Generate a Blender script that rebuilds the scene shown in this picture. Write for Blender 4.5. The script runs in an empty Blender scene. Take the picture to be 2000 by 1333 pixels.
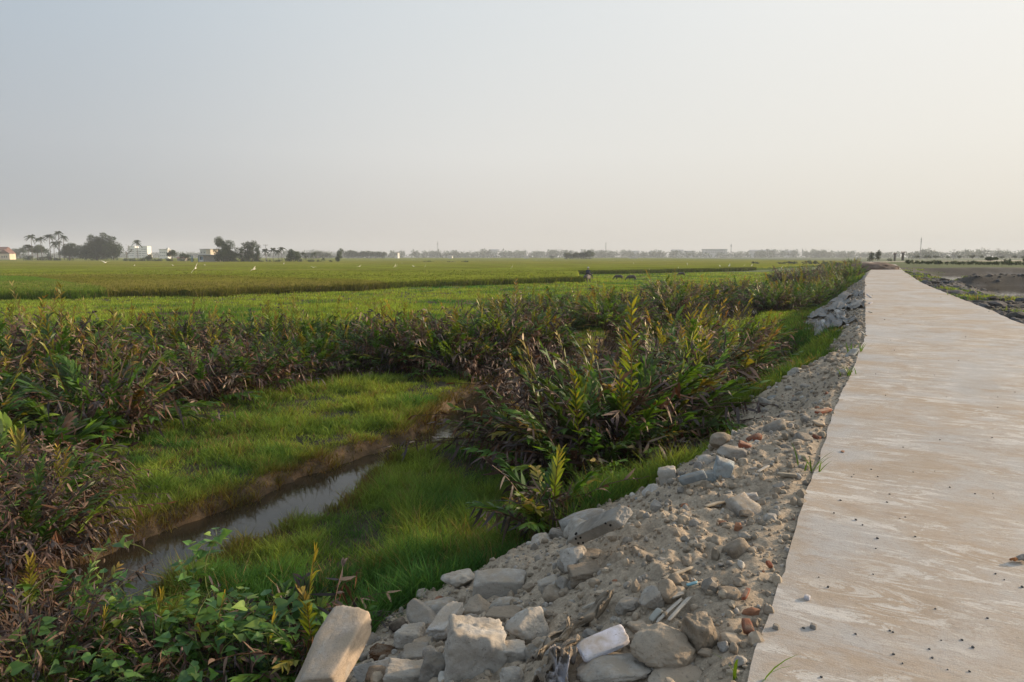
import bpy, bmesh, math, random
import numpy as np
from mathutils import Vector, Matrix, Euler
rng = np.random.default_rng(7); random.seed(7)
sc = bpy.context.scene
COL = sc.collection
# ------------------------------------------------------------------ camera
CAMZ = 1.65; FPX = 1333.3; PITCH = math.atan((666.5 - 501) / FPX)
cd = bpy.data.cameras.new('camera'); cam = bpy.data.objects.new('camera', cd); COL.objects.link(cam)
cd.sensor_width = 36; cd.lens = 24; cd.clip_start = .05; cd.clip_end = 9000
cam.location = (0, 0, CAMZ); cam.rotation_euler = (math.pi/2 - PITCH, 0, 0); sc.camera = cam
# ------------------------------------------------------------------ light
SUN_AZ, SUN_EL = math.radians(70), math.radians(16.5)
SD = Vector((math.sin(SUN_AZ)*math.cos(SUN_EL), math.cos(SUN_AZ)*math.cos(SUN_EL), math.sin(SUN_EL)))
sl = bpy.data.lights.new('sun', 'SUN'); sl.energy = 4.9; sl.angle = math.radians(1.5); sl.color = (1, .74, .48)
so = bpy.data.objects.new('sun', sl); COL.objects.link(so); so.rotation_euler = SD.to_track_quat('Z', 'Y').to_euler()
so.location = (30, 10, 40)
def s2l(c): return tuple(((v/255)/12.92 if v/255 <= .04045 else ((v/255+.055)/1.055)**2.4) for v in c)
W = bpy.data.worlds.new('World'); sc.world = W; W.use_nodes = True
nt = W.node_tree; nt.nodes.clear(); N = nt.nodes.new; LK = nt.links.new
tc = N('ShaderNodeTexCoord'); sp = N('ShaderNodeSeparateXYZ'); LK(tc.outputs['Generated'], sp.inputs[0])
def wm(op, a, b=None):
    m = N('ShaderNodeMath'); m.operation = op
    for i, v in enumerate((a, b)):
        if v is None: continue
        if isinstance(v, (int, float)): m.inputs[i].default_value = v
        else: LK(v, m.inputs[i])
    return m.outputs[0]
hl = wm('SQRT', wm('ADD', wm('MULTIPLY', sp.outputs[0], sp.outputs[0]), wm('MULTIPLY', sp.outputs[1], sp.outputs[1])))
dt = wm('DIVIDE', wm('ADD', wm('MULTIPLY', sp.outputs[0], math.sin(SUN_AZ)), wm('MULTIPLY', sp.outputs[1], math.cos(SUN_AZ))), wm('MAXIMUM', hl, .001))
def ramp(stops, fac):
    r = N('ShaderNodeValToRGB'); e = r.color_ramp.elements
    while len(e) > 1: e.remove(e[-1])
    for i, (p, c) in enumerate(stops):
        k = e[0] if i == 0 else e.new(p)
        k.position = p; k.color = (*s2l(c), 1)
    LK(fac, r.inputs[0]); return r.outputs[0]
zf = wm('MAXIMUM', sp.outputs[2], 0)
rl = ramp([(0, (160, 165, 169)), (.14, (178, 185, 192)), (.36, (176, 193, 208)), (.8, (178, 196, 216))], zf)
rc = ramp([(0, (215, 208, 199)), (.14, (229, 228, 224)), (.36, (221, 227, 230)), (.8, (186, 202, 218))], zf)
rr = ramp([(0, (231, 224, 210)), (.14, (240, 237, 229)), (.36, (245, 246, 244)), (.8, (200, 212, 224))], zf)
def mr(v, a, b):
    m = N('ShaderNodeMapRange'); m.inputs[1].default_value = a; m.inputs[2].default_value = b; m.interpolation_type = 'SMOOTHSTEP'; LK(v, m.inputs[0]); return m.outputs[0]
def wmix(f, a, b):
    m = N('ShaderNodeMix'); m.data_type = 'RGBA'; LK(f, m.inputs[0]); LK(a, m.inputs[6]); LK(b, m.inputs[7]); return m.outputs[2]
grad = wmix(mr(dt, .22, .86), wmix(mr(dt, -.45, .4), rl, rc), rr)
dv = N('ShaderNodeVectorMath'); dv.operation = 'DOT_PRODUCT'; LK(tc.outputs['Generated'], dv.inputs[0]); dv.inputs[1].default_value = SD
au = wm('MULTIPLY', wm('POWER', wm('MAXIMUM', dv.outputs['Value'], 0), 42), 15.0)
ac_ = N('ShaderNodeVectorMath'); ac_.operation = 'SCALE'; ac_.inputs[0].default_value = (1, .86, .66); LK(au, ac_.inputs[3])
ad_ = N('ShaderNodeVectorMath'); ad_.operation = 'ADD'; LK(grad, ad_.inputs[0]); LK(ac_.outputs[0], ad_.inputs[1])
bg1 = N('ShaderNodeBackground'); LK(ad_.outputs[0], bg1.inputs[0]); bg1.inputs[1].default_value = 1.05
sky = N('ShaderNodeTexSky'); sky.sky_type = 'NISHITA'; sky.sun_disc = False
sky.sun_elevation = SUN_EL; sky.sun_rotation = SUN_AZ; sky.dust_density = 6; sky.air_density = 1
bg2 = N('ShaderNodeBackground'); LK(sky.outputs[0], bg2.inputs[0]); bg2.inputs[1].default_value = .06
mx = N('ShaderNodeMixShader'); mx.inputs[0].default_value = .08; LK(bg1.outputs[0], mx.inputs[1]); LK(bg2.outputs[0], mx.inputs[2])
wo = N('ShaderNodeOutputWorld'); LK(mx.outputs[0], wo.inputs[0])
vs = sc.view_settings; vs.view_transform = 'Standard'; vs.look = 'None'; vs.gamma = 1; vs.exposure = 0; vs.use_curve_mapping = False
sc.cycles.max_bounces = 6; sc.cycles.transmission_bounces = 4; sc.cycles.volume_bounces = 0; sc.cycles.transparent_max_bounces = 8
sc.cycles.caustics_reflective = False; sc.cycles.caustics_refractive = False

# ------------------------------------------------------------------ helpers
def tag(o, label=None, cat=None, group=None, kind=None):
    if label: o['label'] = label
    if cat: o['category'] = cat
    if group: o['group'] = group
    if kind: o['kind'] = kind
    return o
def ray(px, py):
    cx = (px-1000)/FPX; cy = (666.5-py)/FPX
    return np.array([cx, math.cos(PITCH)+cy*math.sin(PITCH), -math.sin(PITCH)+cy*math.cos(PITCH)])
def P(px, py, z):
    d = ray(px, py); t = (z-CAMZ)/d[2]; return d[0]*t, d[1]*t
def proj(x, y, z):
    zz = z-CAMZ; dep = y*math.cos(PITCH)-zz*math.sin(PITCH); up = y*math.sin(PITCH)+zz*math.cos(PITCH)
    dep = np.maximum(dep, .05)
    return 1000+FPX*x/dep, 666.5-FPX*up/dep
def _h(ix, iy, iz, s):
    n = (ix.astype(np.int64)*73856093) ^ (iy.astype(np.int64)*19349663) ^ (iz.astype(np.int64)*83492791) ^ (s*2654435)
    n = (n ^ (n >> 13)) * 1274126177 & 0x7fffffff
    n = (n ^ (n >> 15)) * 668265263 & 0x7fffffff
    return ((n ^ (n >> 11)) & 0xffffff) / float(0xffffff)
def vn(x, y, z=None, s=0):
    x = np.asarray(x, float); y = np.asarray(y, float); z = np.zeros_like(x) if z is None else z
    ix, iy, iz = np.floor(x), np.floor(y), np.floor(z); fx, fy, fz = x-ix, y-iy, z-iz
    fx, fy, fz = [f*f*(3-2*f) for f in (fx, fy, fz)]; r = 0
    for a in (0, 1):
        for b in (0, 1):
            for c in (0, 1):
                r = r + _h(ix+a, iy+b, iz+c, s)*(fx if a else 1-fx)*(fy if b else 1-fy)*(fz if c else 1-fz)
    return r*2-1
def fbm(x, y, z=None, s=0, o=4):
    r = 0; a = 1; t = 0
    for i in range(o):
        r = r + a*vn(np.asarray(x)*2**i, np.asarray(y)*2**i, None if z is None else z*2**i, s+i*17); t += a; a *= .5
    return r/t
def ss(x, a, b):
    t = np.clip((x-a)/(b-a), 0, 1); return t*t*(3-2*t)
def nrm(v): return v/np.maximum(np.linalg.norm(v, axis=-1, keepdims=True), 1e-9)
def mk_mesh(name, V, F, C=None, smooth=False):
    """F: (m,k) int array or list of such arrays"""
    if not isinstance(F, list): F = [F]
    F = [np.asarray(f) for f in F if len(f)]
    me = bpy.data.meshes.new(name); V = np.asarray(V, np.float32)
    me.vertices.add(len(V)); me.vertices.foreach_set('co', V.ravel())
    li = np.concatenate([f.ravel() for f in F]).astype(np.int32)
    cnt = np.concatenate([np.full(len(f), f.shape[1], np.int32) for f in F])
    me.loops.add(len(li)); me.loops.foreach_set('vertex_index', li)
    me.polygons.add(len(cnt)); me.polygons.foreach_set('loop_start', np.concatenate([[0], np.cumsum(cnt)[:-1]]).astype(np.int32))
    me.polygons.foreach_set('use_smooth', np.full(len(cnt), smooth))
    me.update(calc_edges=True)
    if C is not None:
        a = me.color_attributes.new('Col', 'FLOAT_COLOR', 'POINT'); c4 = np.ones((len(V), 4), np.float32); c4[:, :3] = C
        a.data.foreach_set('color', c4.ravel())
    return me
def link(name, me, mat=None, parent=None, loc=None, rot=None, scale=None):
    o = bpy.data.objects.new(name, me); COL.objects.link(o)
    if mat and me is not None and not me.materials: me.materials.append(mat)
    if parent: o.parent = parent
    if loc is not None: o.location = loc
    if rot is not None: o.rotation_euler = rot
    if scale is not None: o.scale = scale if hasattr(scale, '__len__') else (scale,)*3
    return o
def empty(name, loc, rz=0, scale=1):
    o = bpy.data.objects.new(name, None); COL.objects.link(o); o.location = loc; o.rotation_euler = (0, 0, rz); o.scale = (scale,)*3; o.empty_display_size = .1; return o
class Acc:
    def __init__(s): s.V = []; s.F = {}; s.C = []; s.n = 0
    def add(s, V, F, C=(.5, .5, .5)):
        V = np.asarray(V, float); 
        for f in (F if isinstance(F, list) else [F]):
            f = np.asarray(f)
            if len(f): s.F.setdefault(f.shape[1], []).append(f+s.n)
        C = np.asarray(C, float); C = np.broadcast_to(C, V.shape) if C.ndim == 1 else C
        s.V.append(V); s.C.append(C); s.n += len(V)
    def box(s, c, d, col=(.5, .5, .5), rot=None):
        b = np.array([[x, y, z] for x in (-.5, .5) for y in (-.5, .5) for z in (-.5, .5)])*np.array(d)
        if rot is not None: b = b@np.array(Euler(rot).to_matrix()).T
        s.add(b+np.array(c), np.array([[0, 1, 3, 2], [4, 6, 7, 5], [0, 4, 5, 1], [2, 3, 7, 6], [0, 2, 6, 4], [1, 5, 7, 3]]), col)
    def tube(s, pts, rad, col=(.5, .5, .5), k=6, cap=True):
        pts = np.asarray(pts, float); m = len(pts); rad = np.broadcast_to(rad, (m,))
        T = nrm(np.gradient(pts, axis=0)); up = np.array([0, 0, 1.]) if abs(T[0][2]) < .9 else np.array([1., 0, 0])
        A = nrm(np.cross(T, up)); B = np.cross(T, A); an = np.arange(k)*2*math.pi/k
        V = (pts[:, None]+rad[:, None, None]*(A[:, None]*np.cos(an)[None, :, None]+B[:, None]*np.sin(an)[None, :, None])).reshape(-1, 3)
        F = [[i*k+j, i*k+(j+1) % k, (i+1)*k+(j+1) % k, (i+1)*k+j] for i in range(m-1) for j in range(k)]
        s.add(V, np.array(F), col)
        if cap: s.add(V[:k], np.array([list(range(k))]), col); s.add(V[-k:], np.array([list(range(k))]), col)
    def mesh(s, name, smooth=False):
        return mk_mesh(name, np.concatenate(s.V), [np.concatenate(v) for v in s.F.values()], np.concatenate(s.C), smooth)
def strips(P0, D0, L, Wd, S, B, prof, c0, c1, tprof=None):
    """n ribbons: centre P0+L(D0 t+B t^2), half width S*W*prof"""
    n = len(P0); m = len(prof); t = np.linspace(0, 1, m) if tprof is None else np.asarray(tprof)
    L = np.broadcast_to(L, (n,)); Wd = np.broadcast_to(Wd, (n,))
    ctr = P0[:, None]+L[:, None, None]*(D0[:, None]*t[None, :, None]+B[:, None]*(t**2)[None, :, None])
    hw = (Wd[:, None]*np.asarray(prof)[None]/2)[..., None]*S[:, None]
    V = np.stack([ctr-hw, ctr+hw], 2).reshape(n*m*2, 3)
    base = (np.arange(n)*m*2)[:, None, None]; k = (np.arange(m-1)*2)[None, :, None]
    F = (base+k+np.array([0, 1, 3, 2])[None, None]).reshape(-1, 4)
    C = np.asarray(c0)[:, None]*(1-t)[None, :, None]+np.asarray(c1)[:, None]*t[None, :, None]
    C = np.repeat(C[:, :, None], 2, 2).reshape(-1, 3)
    return V, F, C
# ---- materials
def newmat(name):
    m = bpy.data.materials.new(name); m.use_nodes = True; t = m.node_tree; t.nodes.clear()
    o = t.nodes.new('ShaderNodeOutputMaterial'); b = t.nodes.new('ShaderNodeBsdfPrincipled'); t.links.new(b.outputs[0], o.inputs[0]); return m, t, b, o
class NB:
    def __init__(s, t): s.t = t
    def n(s, k, **kw):
        x = s.t.nodes.new(k)
        for a, v in kw.items(): setattr(x, a, v)
        return x
    def l(s, a, b): s.t.links.new(a, b)
    def noise(s, scale, det=4, vec=None, rough=.55, dist=0):
        x = s.n('ShaderNodeTexNoise'); x.inputs['Scale'].default_value = scale; x.inputs['Detail'].default_value = det
        x.inputs['Roughness'].default_value = rough; x.inputs['Distortion'].default_value = dist
        if vec is not None: s.l(vec, x.inputs['Vector'])
        return x.outputs[0]
    def mr(s, v, a, b, c=0, d=1):
        x = s.n('ShaderNodeMapRange'); s.l(v, x.inputs[0])
        for i, q in enumerate((a, b, c, d)): x.inputs[i+1].default_value = q
        return x.outputs[0]
    def mix(s, f, a, b, bt='MIX'):
        x = s.n('ShaderNodeMix', data_type='RGBA', blend_type=bt)
        for v, i in ((f, 0), (a, 6), (b, 7)):
            if isinstance(v, (int, float)): x.inputs[i].default_value = v
            elif isinstance(v, tuple): x.inputs[i].default_value = (*v, 1)
            else: s.l(v, x.inputs[i])
        return x.outputs[2]
    def bump(s, h, strength, dist, nrm=None):
        x = s.n('ShaderNodeBump'); x.inputs['Strength'].default_value = strength; x.inputs['Distance'].default_value = dist; s.l(h, x.inputs['Height'])
        if nrm is not None: s.l(nrm, x.inputs['Normal'])
        return x.outputs[0]
    def math(s, op, a, b):
        x = s.n('ShaderNodeMath', operation=op)
        for i, v in enumerate((a, b)):
            if isinstance(v, (int, float)): x.inputs[i].default_value = v
            else: s.l(v, x.inputs[i])
        return x.outputs[0]
def mat_leaf(name, trans=.35, rough=.5, nscale=9, var=.35, tint=(1.25, 1.15, .5), spec=.35):
    m, t, b, o = newmat(name); q = NB(t); at = q.n('ShaderNodeAttribute', attribute_name='Col'); tcx = q.n('ShaderNodeTexCoord')
    ns = q.noise(nscale, 3, tcx.outputs['Object']); oi = q.n('ShaderNodeObjectInfo')
    k = q.math('MULTIPLY', q.mr(ns, .3, .7, 1-var, 1+var), q.mr(oi.outputs['Random'], 0, 1, .82, 1.18))
    cm = q.n('ShaderNodeVectorMath', operation='SCALE'); q.l(at.outputs['Color'], cm.inputs[0]); q.l(k, cm.inputs[3])
    q.l(cm.outputs[0], b.inputs['Base Color']); b.inputs['Roughness'].default_value = rough; b.inputs['Specular IOR Level'].default_value = spec
    if trans:
        tr = q.n('ShaderNodeBsdfTranslucent'); q.l(q.mix(1., cm.outputs[0], tint, 'MULTIPLY'), tr.inputs[0])
        ms = q.n('ShaderNodeMixShader'); ms.inputs[0].default_value = trans; q.l(b.outputs[0], ms.inputs[1]); q.l(tr.outputs[0], ms.inputs[2]); q.l(ms.outputs[0], o.inputs[0])
    return m
def mat_plain(name, col, rough=.8, var=.2, nscale=4, bump=0, metal=0, bd=.02, col2=None):
    m, t, b, o = newmat(name); q = NB(t); tcx = q.n('ShaderNodeTexCoord'); ns = q.noise(nscale, 5, tcx.outputs['Object'])
    c2 = col2 or tuple(c*(1-var) for c in col)
    q.l(q.mix(q.mr(ns, .35, .65), tuple(c*(1+var*.5) for c in col), c2), b.inputs['Base Color'])
    b.inputs['Roughness'].default_value = rough; b.inputs['Metallic'].default_value = metal
    if bump: q.l(q.bump(q.noise(nscale*6, 5, tcx.outputs['Object']), bump, bd), b.inputs['Normal'])
    return m
def mat_rock(name, ca, cb, cc, scale=7, bump=.6, bd=.02, rnd=.3):
    m, t, b, o = newmat(name); q = NB(t); tcx = q.n('ShaderNodeTexCoord'); oi = q.n('ShaderNodeObjectInfo')
    av = q.n('ShaderNodeVectorMath', operation='ADD'); q.l(tcx.outputs['Object'], av.inputs[0])
    sv = q.n('ShaderNodeVectorMath', operation='SCALE'); sv.inputs[0].default_value = (37, 19, 53); q.l(oi.outputs['Random'], sv.inputs[3]); q.l(sv.outputs[0], av.inputs[1])
    v = av.outputs[0]
    a = q.mix(q.mr(q.noise(scale, 6, v, .65), .42, .58), ca, cb)
    a = q.mix(q.mr(q.noise(scale*.5, 3, v), .5, .66), a, cc)
    a = q.mix(q.mr(q.noise(scale*9, 2, v, .7), .62, .75), a, tuple(c*.55 for c in cb))
    ge = q.n('ShaderNodeNewGeometry'); sx = q.n('ShaderNodeSeparateXYZ'); q.l(ge.outputs['Normal'], sx.inputs[0])
    du = q.math('MULTIPLY', q.mr(sx.outputs[2], .35, .95, 0, .75), q.mr(q.noise(scale*.9, 4, v), .38, .6))
    a = q.mix(du, a, (.33, .27, .20))
    k = q.n('ShaderNodeVectorMath', operation='SCALE'); q.l(a, k.inputs[0]); q.l(q.mr(oi.outputs['Random'], 0, 1, 1-rnd, 1+rnd*.6), k.inputs[3])
    q.l(k.outputs[0], b.inputs['Base Color']); b.inputs['Roughness'].default_value = .92; b.inputs['Specular IOR Level'].default_value = .2
    n1 = q.bump(q.noise(scale*3, 8, v, .7), bump, bd); q.l(q.bump(q.noise(scale*14, 4, v, .7), bump*.7, bd*.3, n1), b.inputs['Normal'])
    return m
M = {}
M['grass'] = mat_leaf('grass', .4, .8, 1.2, .25, spec=.05)
M['leaf'] = mat_leaf('leaf', .42, .42, 3, .25)
M['dead'] = mat_leaf('dead_leaf', .15, .6, 6, .35, (1.1, .95, .8))
M['tree'] = mat_leaf('tree_leaf', .25, .6, .6, .3)
M['bark'] = mat_plain('bark', (.13, .11, .09), .9, .4, 3, .5)
M['concrete'] = mat_rock('broken_concrete', (.40, .37, .325), (.27, .245, .215), (.48, .45, .405), 9)
M['tanrock'] = mat_rock('tan_stone', (.38, .31, .235), (.26, .21, .155), (.43, .37, .30), 8)
M['darkrock'] = mat_rock('dark_stone', (.13, .10, .075), (.08, .06, .045), (.17, .14, .11), 9)
M['laterite'] = mat_rock('laterite', (.20, .09, .035), (.09, .04, .02), (.28, .15, .07), 14, 1, .04)
M['palerock'] = mat_rock('pale_plaster', (.48, .46, .43), (.36, .33, .30), (.52, .51, .49), 10)
M['bluerock'] = mat_rock('blue_grey_plaster', (.33, .37, .38), (.24, .26, .27), (.40, .43, .43), 8)
M['brick'] = mat_rock('red_brick', (.30, .105, .06), (.22, .085, .055), (.30, .19, .13), 12, .5)
M['whitefoam'] = mat_rock('white_foam', (.60, .60, .68), (.46, .44, .43), (.66, .66, .74), 9, .3, .006, .1)
M['gravel'] = mat_leaf('gravel', 0, .95, 25, .25)
M['white'] = mat_plain('white_feathers', (.8, .78, .74), .7, .06, 5)
M['hide'] = mat_plain('buffalo_hide', (.075, .062, .055), .75, .3, 3, .3)
M['horn'] = mat_plain('horn', (.09, .08, .07), .5, .2, 5)
# ------------------------------------------------------------------ terrain
WZ = -1.80
ELY = np.array([-12, 0, 2.5, 3.65, 5.45, 7.27, 9.77, 14.11, 22.36, 34.16, 50.56, 79.58, 117.4, 186, 400])
ELX = np.array([-6.9, -.43, .93, 1.54, 2.52, 3.5, 4.93, 7.35, 11.59, 17.62, 26.04, 41.57, 61.9, 92., 205])
ERY = np.array([-12, 16.3, 20.7, 28.1, 42, 82.5, 111.5, 139.4, 178.5, 400])
ERX = np.array([-3., 12.35, 14.6, 18.25, 25.2, 46.9, 62.8, 77.9, 95.8, 214])
def xL(y): return np.interp(y, ELY, ELX)
def xR(y): return np.interp(y, ERY, ERX)
CH = np.array([(-5.0, 4.6, .95), (-4.65, 5.6, .95), (-4.35, 6.6, .88), (-4.05, 7.3, .72), (-3.6, 8.2, .66), (-3.0, 9.1, .72), (-2.75, 10.2, .55), (-2.1, 11.4, .36), (-1.34, 12.5, .48), (-.68, 14.6, .85),
               (-.15, 16.4, 1.0), (.85, 18.5, 1.1), (2.92, 21.4, 1.2), (4.7, 25.7, 1.4), (6.1, 30.5, 1.8), (8.4, 34.2, 1.7), (11.5, 36.5, 1.6), (15, 44, 1.0), (19.9, 54, .8), (26, 61, .7), (30, 66, .6)])
def chd(x, y):
    """distance outside the creek's edge"""
    best = np.full(np.shape(x), 1e9)
    for (ax, ay, aw), (bx, by, bw) in zip(CH[:-1], CH[1:]):
        dx, dy = bx-ax, by-ay; t = np.clip(((x-ax)*dx+(y-ay)*dy)/(dx*dx+dy*dy), 0, 1)
        best = np.minimum(best, np.hypot(x-ax-t*dx, y-ay-t*dy)-(aw+t*(bw-aw)))
    for (px, py, rx, ry) in ((-19.2, 38, 2.6, 1.7), (-16.5, 33.5, 1.6, .9), (0.3, 41, 2, .6)):
        best = np.minimum(best, (np.hypot((x-px)/rx, (y-py)/ry)-1)*min(rx, ry))
    return best+.10*vn(x*2.3, y*2.3, s=5)+.06*vn(x*6, y*6, s=6)
MY = np.array([0, 4, 5.5, 7.3, 8.4, 9.0, 9.6, 10.6, 12.2, 13.4, 14.8, 18, 20, 22.9, 26, 31, 40, 49, 56, 62])
MW = np.array([3.3, 3.15, 3.0, 2.7, 1.75, 1.25, 1.9, 2.7, 2.4, 1.7, 1.25, 1.0, 1.2, 2.0, 2.4, 2.4, 2.2, 1.3, .7, .45])
MRY = np.array([0, 4, 5.3, 6.3, 7.3, 8.1, 8.8, 10.3, 11.4, 12.4, 14, 18, 20, 23, 26, 31, 40, 49, 56, 62])
MRW = np.array([3.3, 3.15, 2.9, 2.2, 1.35, .95, 1.55, 1.75, 1.45, .9, .75, .6, .8, 1.6, 2.1, 2.2, 1.9, 1.1, .6, .4])
def dleft(x, y): return (xL(y)-x)*.885
def rz(x, y): return float(.012*vn(np.array([x*1.1]), np.array([y*1.1]), s=54)[0])
def dright(x, y): return (x-xR(y))*.885
def rub(x, y):
    """1 where the bank is rubble"""
    d = dleft(x, y); return ss(np.interp(y, MRY, MRW)+.22*vn(x*1.7, y*1.7, s=31)-d, -.12, .12)*(d > -.3)
def H(x, y):
    x = np.asarray(x, float); y = np.asarray(y, float)
    d = dleft(x, y); e = dright(x, y)
    far = ss(y, 60, 160)
    marsh = -1.58+.10*fbm(x*.5, y*.5, s=1, o=3)+.03*vn(x*3, y*3, s=9)-.12*ss(y, 30, 50)
    marsh = marsh*(1-far)-1.8*far
    c = chd(np.clip(x, -60, 60), np.clip(y, -20, 90))
    c = np.where((y > 80) | (d > 60), 5, c)
    marsh = -2.25+(marsh+2.25)*ss(c, -.22, .16)
    w = np.maximum(np.interp(y, MY, MW), 1.45)+.2+.2*vn(x*.3, y*.3, s=3); w = np.where(y > 62, 2.2, w); t = np.clip((d-.12)/w, 0, 1)
    prof = (t**1.08)*(1-.10*np.sin(math.pi*t))
    r = rub(x, y)
    rough = r*(.11*fbm(x*1.3, y*1.3, s=11, o=3)+.045*fbm(x*6, y*6, s=12, o=3)+.022*vn(x*14, y*14, s=14)+.012*vn(x*31, y*31, s=15))
    rough = rough*ss(d, .0, .35)
    hump = .16*np.exp(-((y-5.0)/1.6)**2)*np.exp(-((d-.8)/.5)**2)+.10*np.exp(-((y-7.2)/1.0)**2)*np.exp(-((d-.9)/.4)**2)+.08*np.exp(-((y-12)/1.6)**2)*np.exp(-((d-.8)/.5)**2)
    zl = -.035+(marsh+.035)*prof+rough+hump
    # right of the road: verge, dug mud, two ponds with dykes
    n1 = fbm(x*.45, y*.45, s=21, o=4)
    er = e-1.2*vn(x*.12, y*.12, s=23)
    base = -.08-(.45+.5*ss(y, 26, 44))*ss(er, .8, 5)+.24*n1*ss(e, .5, 3)*(1-.6*ss(y, 40, 50))+.07*fbm(x*2.1, y*2.1, s=24)*ss(e, .3, 2)
    base = np.where(y > 30, base, base)
    yy = y-.03*(x-35)
    pondA = ss(yy, 48.5, 50)*(1-ss(yy, 58.5, 60.5))*ss(er, 4.0, 6.5)
    pondB = ss(yy, 67, 70)*(1-ss(yy, 92, 99))*ss(er, 5, 8)
    base = base+(-1.6-base)*np.maximum(pondA, pondB)
    crest = np.exp(-((yy-63.5)/2.6)**4)*ss(er, 3, 6)
    base = base+(.0+.14*n1+.06*vn(x*1.3, y*1.3, s=26)-base)*crest
    base = base*(1-ss(y, 99, 104))+(-.05+.15*n1)*ss(y, 99, 104)
    zr = np.where(e < .03, -.03, np.minimum(base, -.03))
    z = np.where((d < -.22) & (e < -.22), -.13, np.where(e >= -.22, zr, np.where(d < .03, -.022, zl)))
    z = z-(z+1.8)*ss(y, 230, 330)*np.where(e > 0, .8, 1)
    z = np.where(y < -8, z*.999, z)
    return z
def G(px, py, off=0.):
    """point where the pixel's ray meets the terrain (+off)"""
    d = ray(px, py); t = np.geomspace(1.8, 700, 1100); x, y, z = d[0]*t, d[1]*t, CAMZ+d[2]*t
    hit = np.where(z < H(x, y)+off)[0]
    i = hit[0] if len(hit) else 0
    if not len(hit): x0, y0 = P(px, py, -1.8); return np.array([x0, y0, -1.8+off])
    lo, hi = t[max(i-1, 0)], t[i]
    for _ in range(18):
        m = (lo+hi)/2
        if CAMZ+d[2]*m < H(np.array([d[0]*m]), np.array([d[1]*m]))[0]+off: hi = m
        else: lo = m
    return d*hi+np.array([0, 0, CAMZ])
rr_ = np.geomspace(.8, 3000, 1000); aa = np.concatenate([np.linspace(-180, -56, 70)[:-1], np.linspace(-56, 56, 860), np.linspace(56, 180, 70)[1:-1]])*math.pi/180
R_, A_ = np.meshgrid(rr_, aa, indexing='ij'); gx = R_*np.sin(A_); gy = R_*np.cos(A_); gz = H(gx, gy)
na = len(aa); V = np.stack([gx, gy, gz], -1).reshape(-1, 3)
ii, jj = np.meshgrid(np.arange(len(rr_)-1), np.arange(na), indexing='ij'); j2 = (jj+1) % na
F = np.stack([ii*na+jj, ii*na+j2, (ii+1)*na+j2, (ii+1)*na+jj], -1).reshape(-1, 4)
V = np.concatenate([V, [[0, 0, float(H(0., 0.))]]]); Fc = np.stack([np.full(na, len(V)-1), (np.arange(na)+1) % na, np.arange(na)], -1)
x, y = V[:, 0], V[:, 1]; d = dleft(x, y); e = dright(x, y); c = chd(x, y); c = np.where(y > 80, 5, c)
n = fbm(x*.8, y*.8, s=41)[:, None]; n2 = fbm(x*.13, y*.13, s=42)[:, None]
soil = np.array([.055, .048, .028])*(1+.4*n); mud = np.array([.075, .048, .028])*(1+.3*n)
beach = np.array([.11, .08, .05])*(1+.2*n)
C = soil+(mud-soil)*(1-ss(c, .1, .6))[:, None]; C = C+(beach-C)*((ss(c, -.25, -.05)*(1-ss(c, .05, .28)))[:, None])*.8
r = rub(x, y)[:, None]; dirt = np.array([.385, .315, .235])*(1+.2*n); dg = np.array([.17, .17, .165])*(1+.25*n)
fg = (ss(y, 19, 27)*(1-ss(y, 60, 80)))[:, None]*.75; dirt = dirt*(1-fg)+dg*fg
C = C*(1-r)+dirt*r
greens = np.array([.07, .105, .022])*(1+.25*n2)
fl = (ss(y, 55, 80)*(d > 2))[:, None]; C = C*(1-fl)+greens*fl
mr_ = np.array([.045, .042, .038])*(1+.45*n)+np.array([.03, .034, .04])*ss(fbm(x*.3, y*.3, s=44), 0, .5)[:, None]
gr = np.array([.06, .085, .02]); gm = (ss(fbm(x*.25, y*.25, s=45), .05, .3)*(1-ss(e, 3, 8)))[:, None]*.6; rgt = mr_*(1-gm)+gr*gm
fr = ss(y, 103, 108)[:, None]; rgt = rgt*(1-fr)+greens*.8*fr
C = np.where((e > 0)[:, None], rgt, C); C = np.clip(C, .005, 1)
m, t, b, o = newmat('ground'); q = NB(t); at = q.n('ShaderNodeAttribute', attribute_name='Col'); tcx = q.n('ShaderNodeTexCoord'); v = tcx.outputs['Object']
k = q.n('ShaderNodeVectorMath', operation='SCALE'); q.l(at.outputs['Color'], k.inputs[0]); q.l(q.math('MULTIPLY', q.mr(q.noise(9, 8, v, .7), .3, .7, .7, 1.3), q.mr(q.noise(55, 5, v, .8), .35, .65, .7, 1.25)), k.inputs[3])
q.l(k.outputs[0], b.inputs['Base Color']); b.inputs['Roughness'].default_value = .9; b.inputs['Specular IOR Level'].default_value = .2
q.l(q.bump(q.noise(40, 8, v, .7), .8, .02, q.bump(q.noise(8, 6, v, .65), .7, .05)), b.inputs['Normal'])
go = link('ground', mk_mesh('ground', V, [F, Fc], C, True), m); tag(go, kind='structure')
# water: one level sheet that shows where the ground dips below it
def sheet(x0, x1, y0, y1, z, nx=2, ny=2):
    X, Y = np.meshgrid(np.linspace(x0, x1, nx), np.linspace(y0, y1, ny), indexing='ij')
    V = np.stack([X, Y, np.full_like(X, z)], -1).reshape(-1, 3); i, j = np.meshgrid(np.arange(nx-1), np.arange(ny-1), indexing='ij')
    return V, np.stack([i*ny+j, (i+1)*ny+j, (i+1)*ny+j+1, i*ny+j+1], -1).reshape(-1, 4)
m, t, b, o = newmat('water'); q = NB(t); tcx = q.n('ShaderNodeTexCoord'); v = tcx.outputs['Object']
b.inputs['Base Color'].default_value = (.035, .027, .016, 1); b.inputs['Roughness'].default_value = .06; b.inputs['IOR'].default_value = 1.33
q.l(q.mix(q.mr(q.noise(1.1, 4, v), .4, .65), (.045, .034, .02), (.022, .018, .012)), b.inputs['Base Color'])
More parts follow.
